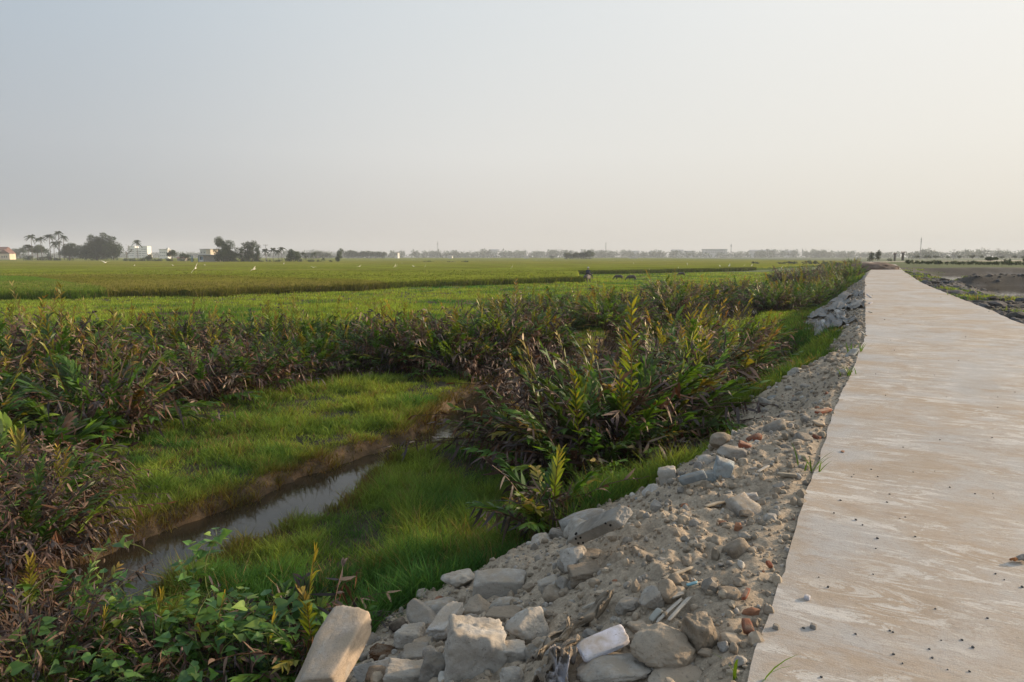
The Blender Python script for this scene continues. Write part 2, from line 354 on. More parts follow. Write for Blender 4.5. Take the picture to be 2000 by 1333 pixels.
q.l(q.bump(q.noise(7, 3, v), .12, .02), b.inputs['Normal'])
V, F = sheet(-60, 44, -4, 78, WZ); keep = dleft(V[:, 0], V[:, 1])
# split water sheet so it never runs under the road bank
def poly_obj(name, pts, z, mat):
    me = mk_mesh(name, [(a, b2, z) for a, b2 in pts], np.array([list(range(len(pts)))])); return link(name, me, mat)
wy = [-6, 2.5, 9.8, 22, 34, 50, 74]
w1 = poly_obj('water', [(xL(yy)-1.2, yy) for yy in wy]+[(-60, 74), (-60, -6)], WZ, m); tag(w1, kind='structure')
w2 = poly_obj('water', [(xR(48)+2, 46), (170, 46), (170, 68), (xR(62)+2, 66)], -.98, m); tag(w2, kind='structure')
w3 = poly_obj('water', [(xR(69)+2, 68.6), (170, 68.6), (170, 101), (xR(95)+2, 101)], -.92, m); tag(w3, kind='structure')
# ------------------------------------------------------------------ road
ys = np.concatenate([np.arange(-10, 20, .12), np.arange(20, 60, .4), np.arange(60, 186, 2)])
jl = .012*vn(ys*2.1, ys*0, s=51)+.012*vn(ys*7, ys*0, s=52); jr = .03*vn(ys*1.5, ys*0, s=53)
ul = np.linspace(0, 1, 9); Lx = xL(ys)+jl; Rx = xR(ys)+jr
X = Lx[:, None]+(Rx-Lx)[:, None]*ul[None]; Y = np.repeat(ys[:, None], 9, 1); Z = .012*vn(X*1.1, Y*1.1, s=54)
Y = Y-(X-X[:, :1])*.28*0; rows = len(ys)
Vt = np.stack([X, Y, Z], -1)
V = np.concatenate([Vt[:, :1]*1, Vt, Vt[:, -1:]*1], 1); V[:, 0, 2] = -.17; V[:, -1, 2] = -.17; nc = 11
i, j = np.meshgrid(np.arange(rows-1), np.arange(nc-1), indexing='ij')
F = np.stack([i*nc+j, i*nc+j+1, (i+1)*nc+j+1, (i+1)*nc+j], -1).reshape(-1, 4)
m, t, b, o = newmat('dusty_concrete'); q = NB(t); tcx = q.n('ShaderNodeTexCoord')
mp = q.n('ShaderNodeMapping'); mp.inputs['Rotation'].default_value = (0, 0, math.radians(28.4)); q.l(tcx.outputs['Object'], mp.inputs[0]); v = mp.outputs[0]
mp2 = q.n('ShaderNodeMapping'); mp2.inputs['Scale'].default_value = (.8, 2.4, 1); q.l(v, mp2.inputs[0]); vs_ = mp2.outputs[0]
mp3 = q.n('ShaderNodeMapping'); mp3.inputs['Scale'].default_value = (5, .5, 1); q.l(v, mp3.inputs[0])
big = q.noise(.33, 3, v, .5, .6); mid = q.noise(1.3, 7, v, .68, .4); stk = q.noise(1.1, 7, vs_, .65, .3); trk = q.noise(1, 4, mp3.outputs[0], .5)
mask = q.math('ADD', q.math('MULTIPLY', big, .6), q.math('ADD', q.math('MULTIPLY', mid, .7), q.math('MULTIPLY', stk, .25)))
col = q.mix(q.mr(mask, .70, .86), (.375, .365, .355), (.35, .285, .22))
crust = q.math('MULTIPLY', q.mr(q.noise(2.6, 10, vs_, .80, .9), .525, .55), q.mr(q.noise(.7, 4, v, .6), .42, .52, .05, .95))
col = q.mix(crust, col, (.53, .515, .49))
col = q.mix(q.mr(q.noise(1.3, 8, vs_, .72, .5), .56, .60, 0, .55), col, (.31, .24, .175))
col = q.mix(q.mr(trk, .5, .75, 0, .25), col, (.39, .335, .275))
col = q.mix(q.mr(q.noise(.8, 9, v, .8), .53, .64, 0, .65), col, (.26, .21, .165))
col = q.mix(q.mr(q.noise(45, 5, v, .8), .54, .66, 0, .6), col, (.22, .185, .15))
col = q.mix(q.mr(q.noise(230, 2, v), .3, .7, 0, .25), col, (.24, .20, .16))
q.l(col, b.inputs['Base Color']); q.l(q.mr(mask, .70, .9, .55, .85), b.inputs['Roughness']); b.inputs['Specular IOR Level'].default_value = .4
q.l(q.bump(q.noise(120, 4, v, .7), .5, .006, q.bump(q.noise(6, 8, vs_, .7), .35, .02)), b.inputs['Normal']); ROADM = m
ro = link('road', mk_mesh('road', V.reshape(-1, 3), F, None, False), m); tag(ro, kind='structure')
cl = np.array([(93.9, 184.8), (100, 194), (112, 207), (128, 222), (150, 238), (185, 262), (240, 300)]); tt = np.linspace(0, 1, len(cl)); tf = np.linspace(0, 1, 40)
cl = np.stack([np.interp(tf, tt, cl[:, 0]), np.interp(tf, tt, cl[:, 1])], 1); T = nrm(np.gradient(cl, axis=0)); Nn = np.stack([T[:, 1], -T[:, 0]], 1)
V = np.concatenate([np.c_[cl-Nn*2, np.full(40, .02)], np.c_[cl+Nn*2, np.full(40, .02)], np.c_[cl-Nn*2, np.full(40, -1.9)], np.c_[cl+Nn*2, np.full(40, -1.9)]]); i = np.arange(39)
F = np.concatenate([np.stack([i, i+40, i+41, i+1], 1), np.stack([i, i+1, i+81, i+80], 1), np.stack([i+40, i+120, i+121, i+41], 1)])
r2 = link('road', mk_mesh('road_bend', V, F), m); tag(r2, kind='structure')
# ------------------------------------------------------------------ grass, rice
def scatter(n, y0, y1, xl, xr, power=1.0):
    """random points, density falling with distance like 1/y^power"""
    u = rng.random(n)
    if abs(power-1) < 1e-3: y = y0*(y1/y0)**u
    else: k = 1-power; y = (y0**k+u*(y1**k-y0**k))**(1/k)
    x = (xl+(xr-xl)*rng.random(n))*y
    return x, y
def tufts(x, y, z, nb, h, w, c0, c1, spread, lean=.35, nseg=2, droop=.35):
    n = len(x); k = n*nb; idx = np.repeat(np.arange(n), nb)
    az = rng.random(k)*2*math.pi; rad = rng.random(k)**.5*np.broadcast_to(spread, (n,))[idx]
    P0 = np.stack([x[idx]+np.cos(az)*rad, y[idx]+np.sin(az)*rad, z[idx]-.02], 1)
    az2 = rng.random(k)*2*math.pi; ln = rng.random(k)*lean
    out = np.stack([np.cos(az2), np.sin(az2), np.zeros(k)], 1); D = nrm(out*ln[:, None]+np.array([.12, .02, 1.]))
    B = out*(droop*rng.random(k))[:, None]; B[:, 2] -= droop*.5*rng.random(k)
    L = np.broadcast_to(h, (n,))[idx]*(.55+.6*rng.random(k)); s = rng.random(k)*2*math.pi
    S = np.stack([np.cos(s), np.sin(s), np.zeros(k)], 1)
    jit = (.6+.8*rng.random(k))[:, None]
    prof = [.8, 1, .08] if nseg == 2 else [1, .12]
    return strips(P0, D, L, np.broadcast_to(w, (n,))[idx], S, B, prof, c0[idx]*jit, c1[idx]*jit)
def infr(x, y, m=250):
    px, py = proj(x, y, -1.5); return (px > -m) & (px < 2000+m)
def gcol(x, y, sun_tint):
    n = 1.5*fbm(x*.55, y*.55, s=61)[:, None]; n2 = 1.5*fbm(x*2.2, y*2.2, s=62)[:, None]
    a = np.array([.075, .18, .045]); bb = np.array([.265, .345, .065]); dry = np.array([.27, .20, .09])  # shaded green, sunlit green, dry straw: sun and shade put into the colour
    k = np.clip(sun_tint[:, None]+.8*n+.5*n2, 0, 1); c = a+(bb-a)*k
    dm = (rng.random((len(x), 1)) < .06+.18*(n2 > .4)); return np.where(dm, dry, c)
# near marsh grass
x, y = scatter(62000, 4.3, 26, -1.05, .55, .55); d = dleft(x, y); c = chd(x, y); r = rub(x, y)
lump = np.clip(.5+.9*fbm(x*1.1, y*1.1, s=63)+.35*vn(x*3.5, y*3.5, s=65), 0, 1); keep = (c > -.13) & (d > .55) & (r < .3) & (rng.random(len(x)) < .30+.9*lump)
x, y, c, d, lump = x[keep], y[keep], c[keep], d[keep], lump[keep]; z = H(x, y)
sun_tint = np.clip(.12+.62*ss(d, 4.6, 7.5)+.1*rng.random(len(x)), 0, 1)  # paints the embankment's shadow: shaded green near the road, sunlit farther out
c1 = gcol(x, y, sun_tint); c0 = c1*.75; br = (1-ss(c, .12, .42))[:, None]; c0 = c0*(1-br)+np.array([.13, .062, .028])*br; c1 = c1*(1-.55*br)+np.array([.16, .11, .035])*.55*br
dist = y; hh = (.09+.23*lump**1.5)*(1-.25*(c < .15))*(1+.25*(d < 5))*rng.uniform(.7, 1.3, len(x))
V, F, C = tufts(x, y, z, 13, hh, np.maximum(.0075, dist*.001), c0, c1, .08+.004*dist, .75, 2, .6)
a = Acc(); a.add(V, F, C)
# grass on the bank between the rubble patches and beside the road
x, y = scatter(36000, 5, 75, .1, .56, 1.05); d = dleft(x, y); r = rub(x, y); keep = (d > .08) & (d < 3.4) & ((r < .3+.6*(rng.random(len(x)) < .25)) & (y > 5.6)) & (chd(x, y) > .05)
x, y, d = x[keep], y[keep], d[keep]; z = H(x, y); c1 = gcol(x, y, np.full(len(x), .45)); c1 *= .85
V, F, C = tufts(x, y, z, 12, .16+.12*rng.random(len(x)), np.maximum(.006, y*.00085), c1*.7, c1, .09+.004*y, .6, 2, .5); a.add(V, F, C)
# strip of grass between the ferns and the rice, and round the far ferns
x, y = scatter(46000, 24, 150, -.85, .56, 1.1); d = dleft(x, y); c = np.where(y > 78, 5, chd(x, y)); keep = (c > .05) & (d > 1.0) & (rub(x, y) < .3) & infr(x, y); x, y, d = x[keep], y[keep], d[keep]; z = H(x, y)
lump = .5+.5*fbm(x*.25, y*.25, s=64); c1 = gcol(x*.4, y*.4, .45+.5*lump)*np.array([1.05, 1.1, .9])
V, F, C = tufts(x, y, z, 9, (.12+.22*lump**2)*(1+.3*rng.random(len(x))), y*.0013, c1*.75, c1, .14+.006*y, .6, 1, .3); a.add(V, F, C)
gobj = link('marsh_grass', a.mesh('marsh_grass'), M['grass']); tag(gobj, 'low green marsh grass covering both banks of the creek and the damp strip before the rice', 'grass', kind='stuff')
# verge on the right of the road
x, y = scatter(14000, 14, 110, .5, .98, 1.0); e = dright(x, y); g = fbm(x*.25, y*.25, s=45)+.5*fbm(x*.9, y*.9, s=46); keep = (e > .1) & (g > .24) & (H(x, y) > -.8) & (e < 5+2*g); x, y = x[keep], y[keep]; z = H(x, y)
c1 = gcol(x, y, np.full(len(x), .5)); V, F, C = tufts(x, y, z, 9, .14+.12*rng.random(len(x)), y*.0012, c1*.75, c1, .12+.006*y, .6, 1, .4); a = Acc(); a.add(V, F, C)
tag(link('verge_grass', a.mesh('verge_grass'), M['grass']), 'patchy green weeds on the dark mud verge right of the road', 'grass', kind='stuff')
# rice: canopy sheets 0.85 m above the field, cut into plots
RZ = -.98
fe = np.array([P(px, py, -1.8) for px, py in [(-700, 612), (-150, 594), (0, 590), (150, 586), (260, 583), (400, 582), (500, 579), (600, 575), (700, 572), (760, 567), (850, 563), (1000, 558), (1137, 553)]])
fe2 = np.array([P(px, py, -1.8) for px, py in [(1141, 537), (1290, 534.5), (1335, 533), (1450, 530), (1530, 525), (1620, 520)]])
def rfront(x):
    f = np.interp(x, fe[:, 0], fe[:, 1]); f2 = np.interp(x, fe2[:, 0], fe2[:, 1]); xs = x+0
    return np.where(xs < fe[-1, 0], f, f2)+.8*vn(x*.2, x*0, s=71)+.25*vn(x*1.5, x*0, s=72)
def plot_id(x, y):
    px, py = proj(x, y, RZ)
    brown_top = np.interp(px, [-800, 0, 60, 400, 500, 700, 760, 800], [537, 538, 538, 536, 541, 546, 552, 570])
    wedge = np.interp(px, [-800, 0, 60, 200, 240], [536, 538.5, 540, 560, 590])
    pid = np.full(x.shape, 2)
    pid = np.where((py > brown_top), 1, pid); pid = np.where((py > wedge) & (px < 240), 0, pid)
    y1 = np.interp(px, [0, 400, 700, 1000, 1500], [524, 524.5, 520.5, 522.5, 523.5]); pid = np.where(py < y1, 3, pid)
    y2 = np.interp(px, [0, 400, 700, 1000, 1500], [515.8, 516, 515.5, 515, 513.5]); pid = np.where(py < y2, 4, pid)
    y3 = np.interp(px, [0, 2000], [509.6, 509.2]); pid = np.where(py < y3, 5, pid)
    return pid
plotc = [np.array(v) for v in ([.10, .17, .02], [.135, .135, .02], [.16, .19, .022], [.17, .19, .025], [.185, .19, .03], [.16, .185, .035])]
gu = np.concatenate([np.arange(0, 16, .35), np.geomspace(16, 1150, 330)]); xs = np.concatenate([np.arange(-75, 20, .5)])
gxn = np.linspace(-1.05, .60, 560)
base_y = 38.0
# lattice: x = gxn*y for far rows; rows follow the front edge
xr_ = gxn*70; pass
sx = np.linspace(0, 1, 560)
ROW = gu; X = np.zeros((len(ROW), 560)); Y = np.zeros_like(X)
xf = np.concatenate([np.linspace(-64, fe[-1, 0]-.02, 330), np.linspace(fe[-1, 0]+.02, 122, 230)]); yf = rfront(xf)
ratio = xf/yf
for i, g in enumerate(ROW): Y[i] = yf+g; X[i] = xf+ratio*g*(1.0)
hgt = RZ+.05*vn(X*.6, Y*.6, s=73)+.06*vn(X*3, Y*3, s=74)*(Y < 120)+.10*fbm(X*.05, Y*.05, s=75)
pid = plot_id(X, Y)
# dykes between plots: lowered canopy strips
dk = np.zeros_like(X, bool); dk[:, 1:] |= pid[:, 1:] != pid[:, :-1]; dk2 = np.zeros_like(dk); dk2[1:] |= (pid[1:] != pid[:-1]) & (pid[1:] > 2)
hgt = hgt-(.30+.22*vn(X*1.7, Y*0, s=81))*np.exp(-gu[:, None]/.9); hgt = np.where(dk2, -1.35, hgt); sxx = X-fe[-1, 0]; hgt = np.where((np.abs(np.arange(560)-329.5) < 3)[None] & (Y < 140), -1.7, hgt); hgt = np.where(dleft(X, Y) < 5, -1.7, hgt)
nz = fbm(X*.12, Y*.12, s=76)[..., None]; nf = vn(X*2.2, Y*2.2, s=77)[..., None]*(Y < 160)[..., None]
colr = np.array(plotc)[pid]*(1+.22*nz+.22*nf); colr = np.where(dk2[..., None], np.array([.05, .075, .02]), colr)
yel = ss(fbm(X*.02, Y*.06, s=78), .1, .5)[..., None]*.5; colr = colr*(1-yel)+np.array([.20, .165, .05])*yel
i, j = np.meshgrid(np.arange(len(ROW)-1), np.arange(559), indexing='ij'); nR = 560
i, j = i.ravel(), j.ravel(); keepf = (j != 329) & (dleft(X[i, j], Y[i, j]) > 2.5) & (Y[i, j] < 1180)
i, j = i[keepf], j[keepf]; Ff = np.stack([i*nR+j, i*nR+j+1, (i+1)*nR+j+1, (i+1)*nR+j], 1); fp = pid[i, j]
Vv = np.stack([X, Y, hgt], -1).reshape(-1, 3)
# mottled look at leaf scale
m, t, b, o = newmat('rice_canopy'); q = NB(t); at = q.n('ShaderNodeAttribute', attribute_name='Col'); tcx = q.n('ShaderNodeTexCoord'); v = tcx.outputs['Object']
k = q.n('ShaderNodeVectorMath', operation='SCALE'); q.l(at.outputs['Color'], k.inputs[0]); q.l(q.math('MULTIPLY', q.mr(q.noise(2.5, 8, v, .8), .3, .7, .62, 1.3), q.mr(q.noise(.05, 5, v, .6), .35, .65, .85, 1.15)), k.inputs[3])
q.l(k.outputs[0], b.inputs['Base Color']); b.inputs['Roughness'].default_value = .9; b.inputs['Specular IOR Level'].default_value = 0
q.l(q.bump(q.noise(5, 8, v, .8), 1, .12), b.inputs['Normal']); RICEM = m
rl_ = ['bright green rice plot at the far left front, wedge shaped', 'olive brown ripening rice plot behind the fern band on the left', 'yellow green rice plot across the middle of the plain',
       'paler rice plot beyond the first dark dyke', 'straw tinted rice plots reaching toward the far trees', 'farthest thin green rice plots below the hazy tree line']
def sub_mesh(name, V, F, C):
    u, inv = np.unique(F, return_inverse=True); return mk_mesh(name, V[u], inv.reshape(F.shape), C[u])
# stalks at the edges and on the nearer canopy
def rice_tufts(x, y, z0, z1):
    n = len(x); pi_ = plot_id(x, y); c1 = np.array(plotc)[pi_]*(1.05+.3*fbm(x*.3, y*.3, s=79)[:, None]); c1 = np.where(rng.random((n, 1)) < .12, np.array([.24, .19, .07]), c1)
    return tufts(x, y, z0, 7, z1-z0, y*.0011, c1*np.array([.65, .78, .7]), c1, .25, .35, 1, .2)
xe = np.repeat(np.linspace(-60, 60, 6500), 3); k = rng.random(len(xe))*1.5; ye = rfront(xe)+k-.45-.5*vn(xe*.7, xe*0, s=82); kk = infr(xe, ye); xe, ye, k = xe[kk], ye[kk], k[kk]
E1 = rice_tufts(xe, ye, np.full(len(xe), -1.78), RZ-.35*np.exp(-np.maximum(k, 0)/.5)*rng.random(len(xe))+.10*rng.random(len(xe)))
x, y = scatter(40000, 38, 130, -.95, .5, 1.6); kk = (y > rfront(x)+.4) & (dleft(x, y) > 3) & infr(x, y); x, y = x[kk], y[kk]
E2 = rice_tufts(x, y, np.full(len(x), RZ-.35), RZ+.08+.12*rng.random(len(x)))
for pnum in range(6):
    sel = fp == pnum
    if not sel.any(): continue
    u, inv = np.unique(Ff[sel], return_inverse=True); a = Acc(); a.add(Vv[u], inv.reshape(-1, 4), colr.reshape(-1, 3)[u])
    if pnum == 1:
        a.add(*E1); a.add(*E2)
        # soil-side skirt so the crop is a solid stand from every side
        s0 = np.stack([xf, yf+.12, hgt[0]-.03], 1); s1 = np.stack([xf, yf+.05, np.full(560, -1.85)], 1); ii = np.delete(np.arange(559), 329)
        a.add(np.concatenate([s0, s1]), np.stack([ii, ii+560, ii+561, ii+1], 1), np.concatenate([np.tile([.10, .15, .03], (560, 1)), np.tile([.05, .08, .02], (560, 1))]))
    me = a.mesh('rice_crop'); ob = link('rice_crop', me, RICEM if pnum != 1 else RICEM); tag(ob, rl_[pnum], 'rice', 'rice plots of the plain', 'stuff')
# ------------------------------------------------------------------ ferns
PROF = [.45, .95, 1, .6, .04]
def frond(acc, base, az, e0, L, droop, npair, ll, lw, c0, c1, hang=0, stem=(.10, .10, .03), start=.22, r=np.random, curl=0, ang=.75):
    out = np.array([math.cos(az), math.sin(az), 0]); D = out*math.cos(e0)+np.array([0, 0, math.sin(e0)]); B = out*droop*.55-np.array([0, 0, droop*.5])
    t = np.linspace(0, 1, 7)[:, None]; C = base+L*(D*t+B*t*t)
    side = np.array([-math.sin(az), math.cos(az), 0])
    acc.tube(C, np.linspace(.011, .003, 7), stem, 3, False)
    tl = np.linspace(start, .98, npair); tl = np.concatenate([tl, tl+.012]); sg = np.r_[np.ones(npair), -np.ones(npair)]; k = len(tl)
    tl = tl+r.uniform(-.01, .01, k); kp = r.random(k) < (.93 if not hang else .8); tl, sg = tl[kp], sg[kp]; k = len(tl)
    Pb = base+L*(D*tl[:, None]+B*(tl**2)[:, None]); T = nrm(D+2*B*tl[:, None]); Nn = nrm(np.cross(T, side))
    a = ang*(1-.45*tl); ld = nrm(T*np.cos(a)[:, None]+side*(sg*np.sin(a))[:, None]+Nn*r.uniform(-.25, .15, (k, 1))+r.normal(0, .08, (k, 3)))
    if hang: ld = nrm(ld*(1-hang)+np.array([0, 0, -1.])*hang+r.normal(0, .3, (k, 3)))
    roll = r.normal(0, .5, (k, 1)); S = nrm(nrm(np.cross(ld, Nn))*np.cos(roll)+Nn*np.sin(roll))
    lp = ll*(.55+.45*np.sin(math.pi*np.clip((tl-start)/(1-start), 0, 1)**.8)+.1)*r.uniform(.75, 1.15, k)
    Bd = np.array([0, 0, -1.])*r.uniform(.05, .3, (k, 1))+r.normal(0, .06+curl, (k, 3))
    mixk = (np.asarray(tl)[:, None]-start)/(1-start)*r.uniform(.6, 1.1, (k, 1)); cc = (c0+(c1-c0)*np.clip(mixk, 0, 1))*r.uniform(.7, 1.3, (k, 1))
    V, F, CC = strips(Pb, ld, lp, lw*r.uniform(.75, 1.2, k), S, Bd, PROF, cc*.85, cc*1.1); acc.add(V, F, CC)
LIVE = [(.045, .11, .018), (.065, .15, .02), (.10, .19, .022), (.16, .24, .03), (.045, .08, .02), (.06, .13, .02)]
DEAD = [(.10, .055, .034), (.14, .09, .062), (.065, .04, .036), (.048, .038, .037), (.20, .145, .105), (.11, .05, .024), (.06, .045, .042)]
FERT = [(.30, .17, .03), (.24, .20, .03), (.28, .12, .03), (.34, .24, .05)]
def fern_meshes(seed, nlive, ndead, nfert, size=1.0, *, tipp=.88, rad=.35, ll=.205, lw=.037, short=1.0):
    r = np.random.RandomState(seed); A = [Acc(), Acc(), Acc()]
    def bp(): a = r.uniform(0, 6.28); q_ = rad*math.sqrt(r.rand()); return np.array([q_*math.cos(a), q_*math.sin(a), 0]), a
    for i in range(nlive):
        b_, a = bp(); c = np.array(LIVE[r.randint(len(LIVE))]); e0 = math.radians(r.uniform(30, 84)); L = size*short*r.uniform(.9, 1.38)*(.8+.2*e0)
        tip = c if r.rand() < tipp else np.array(FERT[r.randint(4)])*.8+c*.2
        frond(A[0], b_, a+r.normal(0, .4), e0, L, r.uniform(.25, .75), r.randint(14, 20), ll*size, lw*size, c, tip, 0, (.11, .12, .03), r=r)
    for i in range(ndead):
        b_, a = bp(); c = np.array(DEAD[r.randint(len(DEAD))]); e0 = math.radians(r.uniform(25, 84)); L = size*r.uniform(.7, 1.7)
        frond(A[1], b_, a+r.normal(0, .5), e0, L, r.uniform(.2, 1.1), r.randint(11, 16), ll*size*.95, lw*size*.85, c, c*1.15, r.uniform(.1, .7) if e0 < 1.15 else r.uniform(0, .3), (.09, .05, .03), .15, r=r, curl=.16)
    for i in range(nfert):
        b_, a = bp(); c = np.array(LIVE[2]); e0 = math.radians(r.uniform(66, 88)); L = size*short*r.uniform(1.25, 1.75)
        frond(A[2], b_, a, e0, L, r.uniform(.02, .2), r.randint(11, 15), ll*size*.9, lw*size*.7, c, np.array(FERT[r.randint(4)]), 0, (.16, .11, .03), .35, r=r, ang=.8)
    # dead skirt round the foot
    n = 260; a = r.uniform(0, 6.28, n); q_ = rad*r.uniform(.4, 2.0, n); Pb = np.stack([q_*np.cos(a), q_*np.sin(a), r.uniform(.05, .75, n)*size*(1-.3*q_/rad/2)], 1)
    D = nrm(np.stack([np.cos(a)*.5, np.sin(a)*.5, r.uniform(-1, .2, n)], 1)+r.normal(0, .35, (n, 3))); S = nrm(np.cross(D, r.normal(0, 1, (n, 3)))); c = np.array(DEAD)[r.randint(0, len(DEAD), n)]*r.uniform(.6, 1.2, (n, 1))
    A[1].add(*strips(Pb, D, r.uniform(.15, .34, n)*size, .03*size, S, r.normal(0, .35, (n, 3)), PROF, c, c*.9))
    return [x_.mesh(nm) if x_.V else None for x_, nm in zip(A, ('green_fronds', 'withered_fronds', 'spore_fronds'))]
FK = {'mixed': [fern_meshes(100+i, 44, 46, 2, rad=.45) for i in range(4)], 'brown': [fern_meshes(120+i, 26, 66, 1, rad=.45) for i in range(3)], 'green': [fern_meshes(140+i, 60, 26, 2, rad=.43) for i in range(3)],
      'lush': [fern_meshes(160, 26, 6, 0, 1.0, rad=.3, ll=.36, lw=.075, short=.8, tipp=1)], 'scorched': [fern_meshes(170, 7, 14, 1, .85, rad=.2, ll=.30, lw=.055, short=.8)], 'young': [fern_meshes(180, 16, 4, 1, .62, rad=.16, ll=.30, lw=.060, short=.9)]}
def put_fern(x, y, kind, s, label, group=None, hs=1.0, rz=None, z=None):
    ms = FK[kind][rng.integers(len(FK[kind]))]; z = float(H(x, y)) if z is None else z
    e = empty('mangrove_fern', (x, y, max(z, WZ-.1)-.03), rng.random()*6.28 if rz is None else rz); e.scale = (s, s, s*hs*1.13); tag(e, label, 'fern', group)
    for me, nm in zip(ms, ('green_fronds', 'withered_fronds', 'spore_fronds')):
        if me: link(nm, me, M['dead'] if nm[0] == 'w' else M['leaf'], e)
    return e
def inpoly(x, y, pts):
    c = False; n = len(pts)
    for i in range(n):
        x1, y1 = pts[i]; x2, y2 = pts[i-1]
        if (y1 > y) != (y2 > y) and x < (x2-x1)*(y-y1)/(y2-y1)+x1: c = not c
    return c
placed = []
ORD = 'first second third fourth fifth sixth seventh eighth ninth tenth eleventh twelfth thirteenth fourteenth fifteenth sixteenth seventeenth eighteenth nineteenth twentieth'.split()
LOOK = {'mixed': 'green and brown', 'brown': 'mostly brown', 'green': 'bright green', 'scorched': 'scorched brown'}
def relabel(items, where):
    items.sort(key=lambda q_: q_[0][1]); nr = 1 if len(items) < 9 else 2 if len(items) < 24 else 3
    names = {1: [''], 2: ['front row', 'back row'], 3: ['front row', 'middle row', 'back row']}[nr]
    for k_ in range(nr):
        row = sorted(items[k_*len(items)//nr:(k_+1)*len(items)//nr], key=lambda q_: q_[0][0]/q_[0][1])
        for i_, (_, e_, kd) in enumerate(row):
            side, od = ('left', ORD[i_]) if i_ <= len(row)//2 else ('right', ORD[len(row)-1-i_])
            e_['label'] = f"{LOOK[kd]} fern, {od} from {side} in {names[k_]+' of ' if names[k_] else ''}{where}"
def fern_area(pix, spacing, kinds, srange, label, group, hs=1.0, zg=-1.6, maxn=60):
    items = []
    pts = [P(a, b_, zg) for a, b_ in pix]; xs_ = [p[0] for p in pts]; ys_ = [p[1] for p in pts]; n = 0
    for _ in range(maxn*25):
        x = rng.uniform(min(xs_), max(xs_)); y = rng.uniform(min(ys_), max(ys_))
        if not inpoly(x, y, pts) or any((x-a)**2+(y-b_)**2 < spacing**2 for a, b_ in placed): continue
        if y < 78 and chd(np.array([x]), np.array([y]))[0] < .12: continue
        if dleft(x, y) < (1.6 if y < 45 else .9): continue
        if y < 60 and not label.startswith(('brown', 'left')) and fbm(np.array([x*.38+7]), np.array([y*.38]), s=98, o=2)[0] < -.30: continue
        placed.append((x, y)); kd = kinds[rng.integers(len(kinds))]; items.append(((x, y), put_fern(x, y, kd, rng.uniform(*srange)*float(np.clip(1.02+.55*fbm(np.array([x*.45]), np.array([y*.45]), s=99)[0], .68, 1.3)), label, group, hs), kd)); n += 1
        if n >= maxn: break
    relabel(items, label)
    return n
g1 = 'ferns of the thicket between the creek and the rice'
def single(px, py, kind, s, label, group=None, hs=1.0, z=-1.6):
    x, y = P(px, py, z); placed.append((x, y)); return put_fern(x, y, kind, s, label, group, hs)
# singled out ones
single(1150, 905, 'brown', 1.35, 'big purple brown fern, left half of the large foreground clump')
single(1235, 880, 'mixed', 1.5, 'tall backlit fern with orange tipped fronds standing highest in the large foreground clump')
single(1325, 875, 'green', 1.15, 'yellow tipped fern on the right flank of the large foreground clump, beside the rubble')
single(1075, 900, 'brown', 1.1, 'withered fern leaning over the creek at the left flank of the large foreground clump')
single(1150, 950, 'mixed', 1.1, 'low dark fern at the front foot of the large foreground clump')
single(1250, 930, 'mixed', 1.1, 'dark green fern above the tilted perforated block')
single(1190, 830, 'brown', 1.15, 'rear brown fern of the large foreground clump, beside the creek')
single(1300, 820, 'mixed', 1.1, 'rear fern of the large foreground clump with green and brown fronds')
single(1068, 1118, 'young', 1.0, 'small young fern rising between grass and grey rubble blocks', z=-1.5)
single(75, 930, 'lush', 1.0, 'broad leaved bright green fern at the left edge above the creek'); single(150, 880, 'lush', .85, 'second broad leaved green fern, right of the one at the left edge')
single(395, 785, 'brown', 1.15, 'rounded brown fern mound beside the sunlit grass, with dark hollow beneath')
single(1040, 752, 'brown', .8, 'grey withered fern overhanging the creek bend')
single(1405, 790, 'mixed', 1.25, 'dark fern at the foot of the grassy bank behind the foreground clump')
fern_area([(-260, 720), (290, 700), (290, 790), (235, 850), (120, 905), (-60, 960), (-300, 960)], .82, ['mixed', 'brown', 'mixed', 'green'], (.85, 1.2), 'left edge thicket', g1, 1.0, maxn=48)
fern_area([(-120, 930), (120, 930), (125, 1000), (75, 1090), (20, 1130), (-120, 1160)], .55, ['brown', 'scorched', 'brown'], (.6, .82), 'brown tangle over dark water', 'withered ferns at the lower left', 1, maxn=13)
fern_area([(280, 695), (520, 690), (510, 765), (400, 795), (290, 795)], .8, ['brown', 'mixed', 'brown'], (.85, 1.1), 'mound behind the grass', g1, maxn=18)
fern_area([(500, 688), (760, 688), (750, 725), (640, 742), (520, 748)], .82, ['green', 'green', 'mixed'], (.9, 1.15), 'green middle band', g1, maxn=26)
fern_area([(740, 688), (1060, 700), (1060, 735), (1000, 748), (940, 738), (760, 722)], .82, ['brown', 'brown', 'mixed'], (.9, 1.2), 'withered band above the bend', g1, maxn=30)
fern_area([(985, 650), (985, 620), (1250, 612), (1235, 640), (1100, 652)], 1.35, ['mixed', 'green', 'brown'], (.88, 1.08), 'band below the buffaloes', 'ferns beyond the first creek bend', 1, maxn=44)
fern_area([(1275, 700), (1480, 690), (1490, 725), (1400, 800), (1310, 800)], .9, ['mixed', 'green', 'mixed', 'brown'], (.88, 1.12), 'thicket beside the bank', 'ferns on the right side of the creek', 1, maxn=26)
fern_area([(1250, 600), (1300, 580), (1480, 574), (1510, 600), (1480, 625), (1330, 627), (1270, 620)], 1.7, ['mixed', 'mixed', 'green'], (.98, 1.22), 'thicket beyond the pools', 'ferns of the distant thicket', 1, maxn=36)
fern_area([(1500, 612), (1600, 606), (1682, 548), (1660, 548), (1560, 580), (1500, 596)], 1.3, ['green', 'mixed', 'green'], (1.0, 1.22), 'strip beside plastic waste', 'ferns along the distant bank', 1, maxn=34)
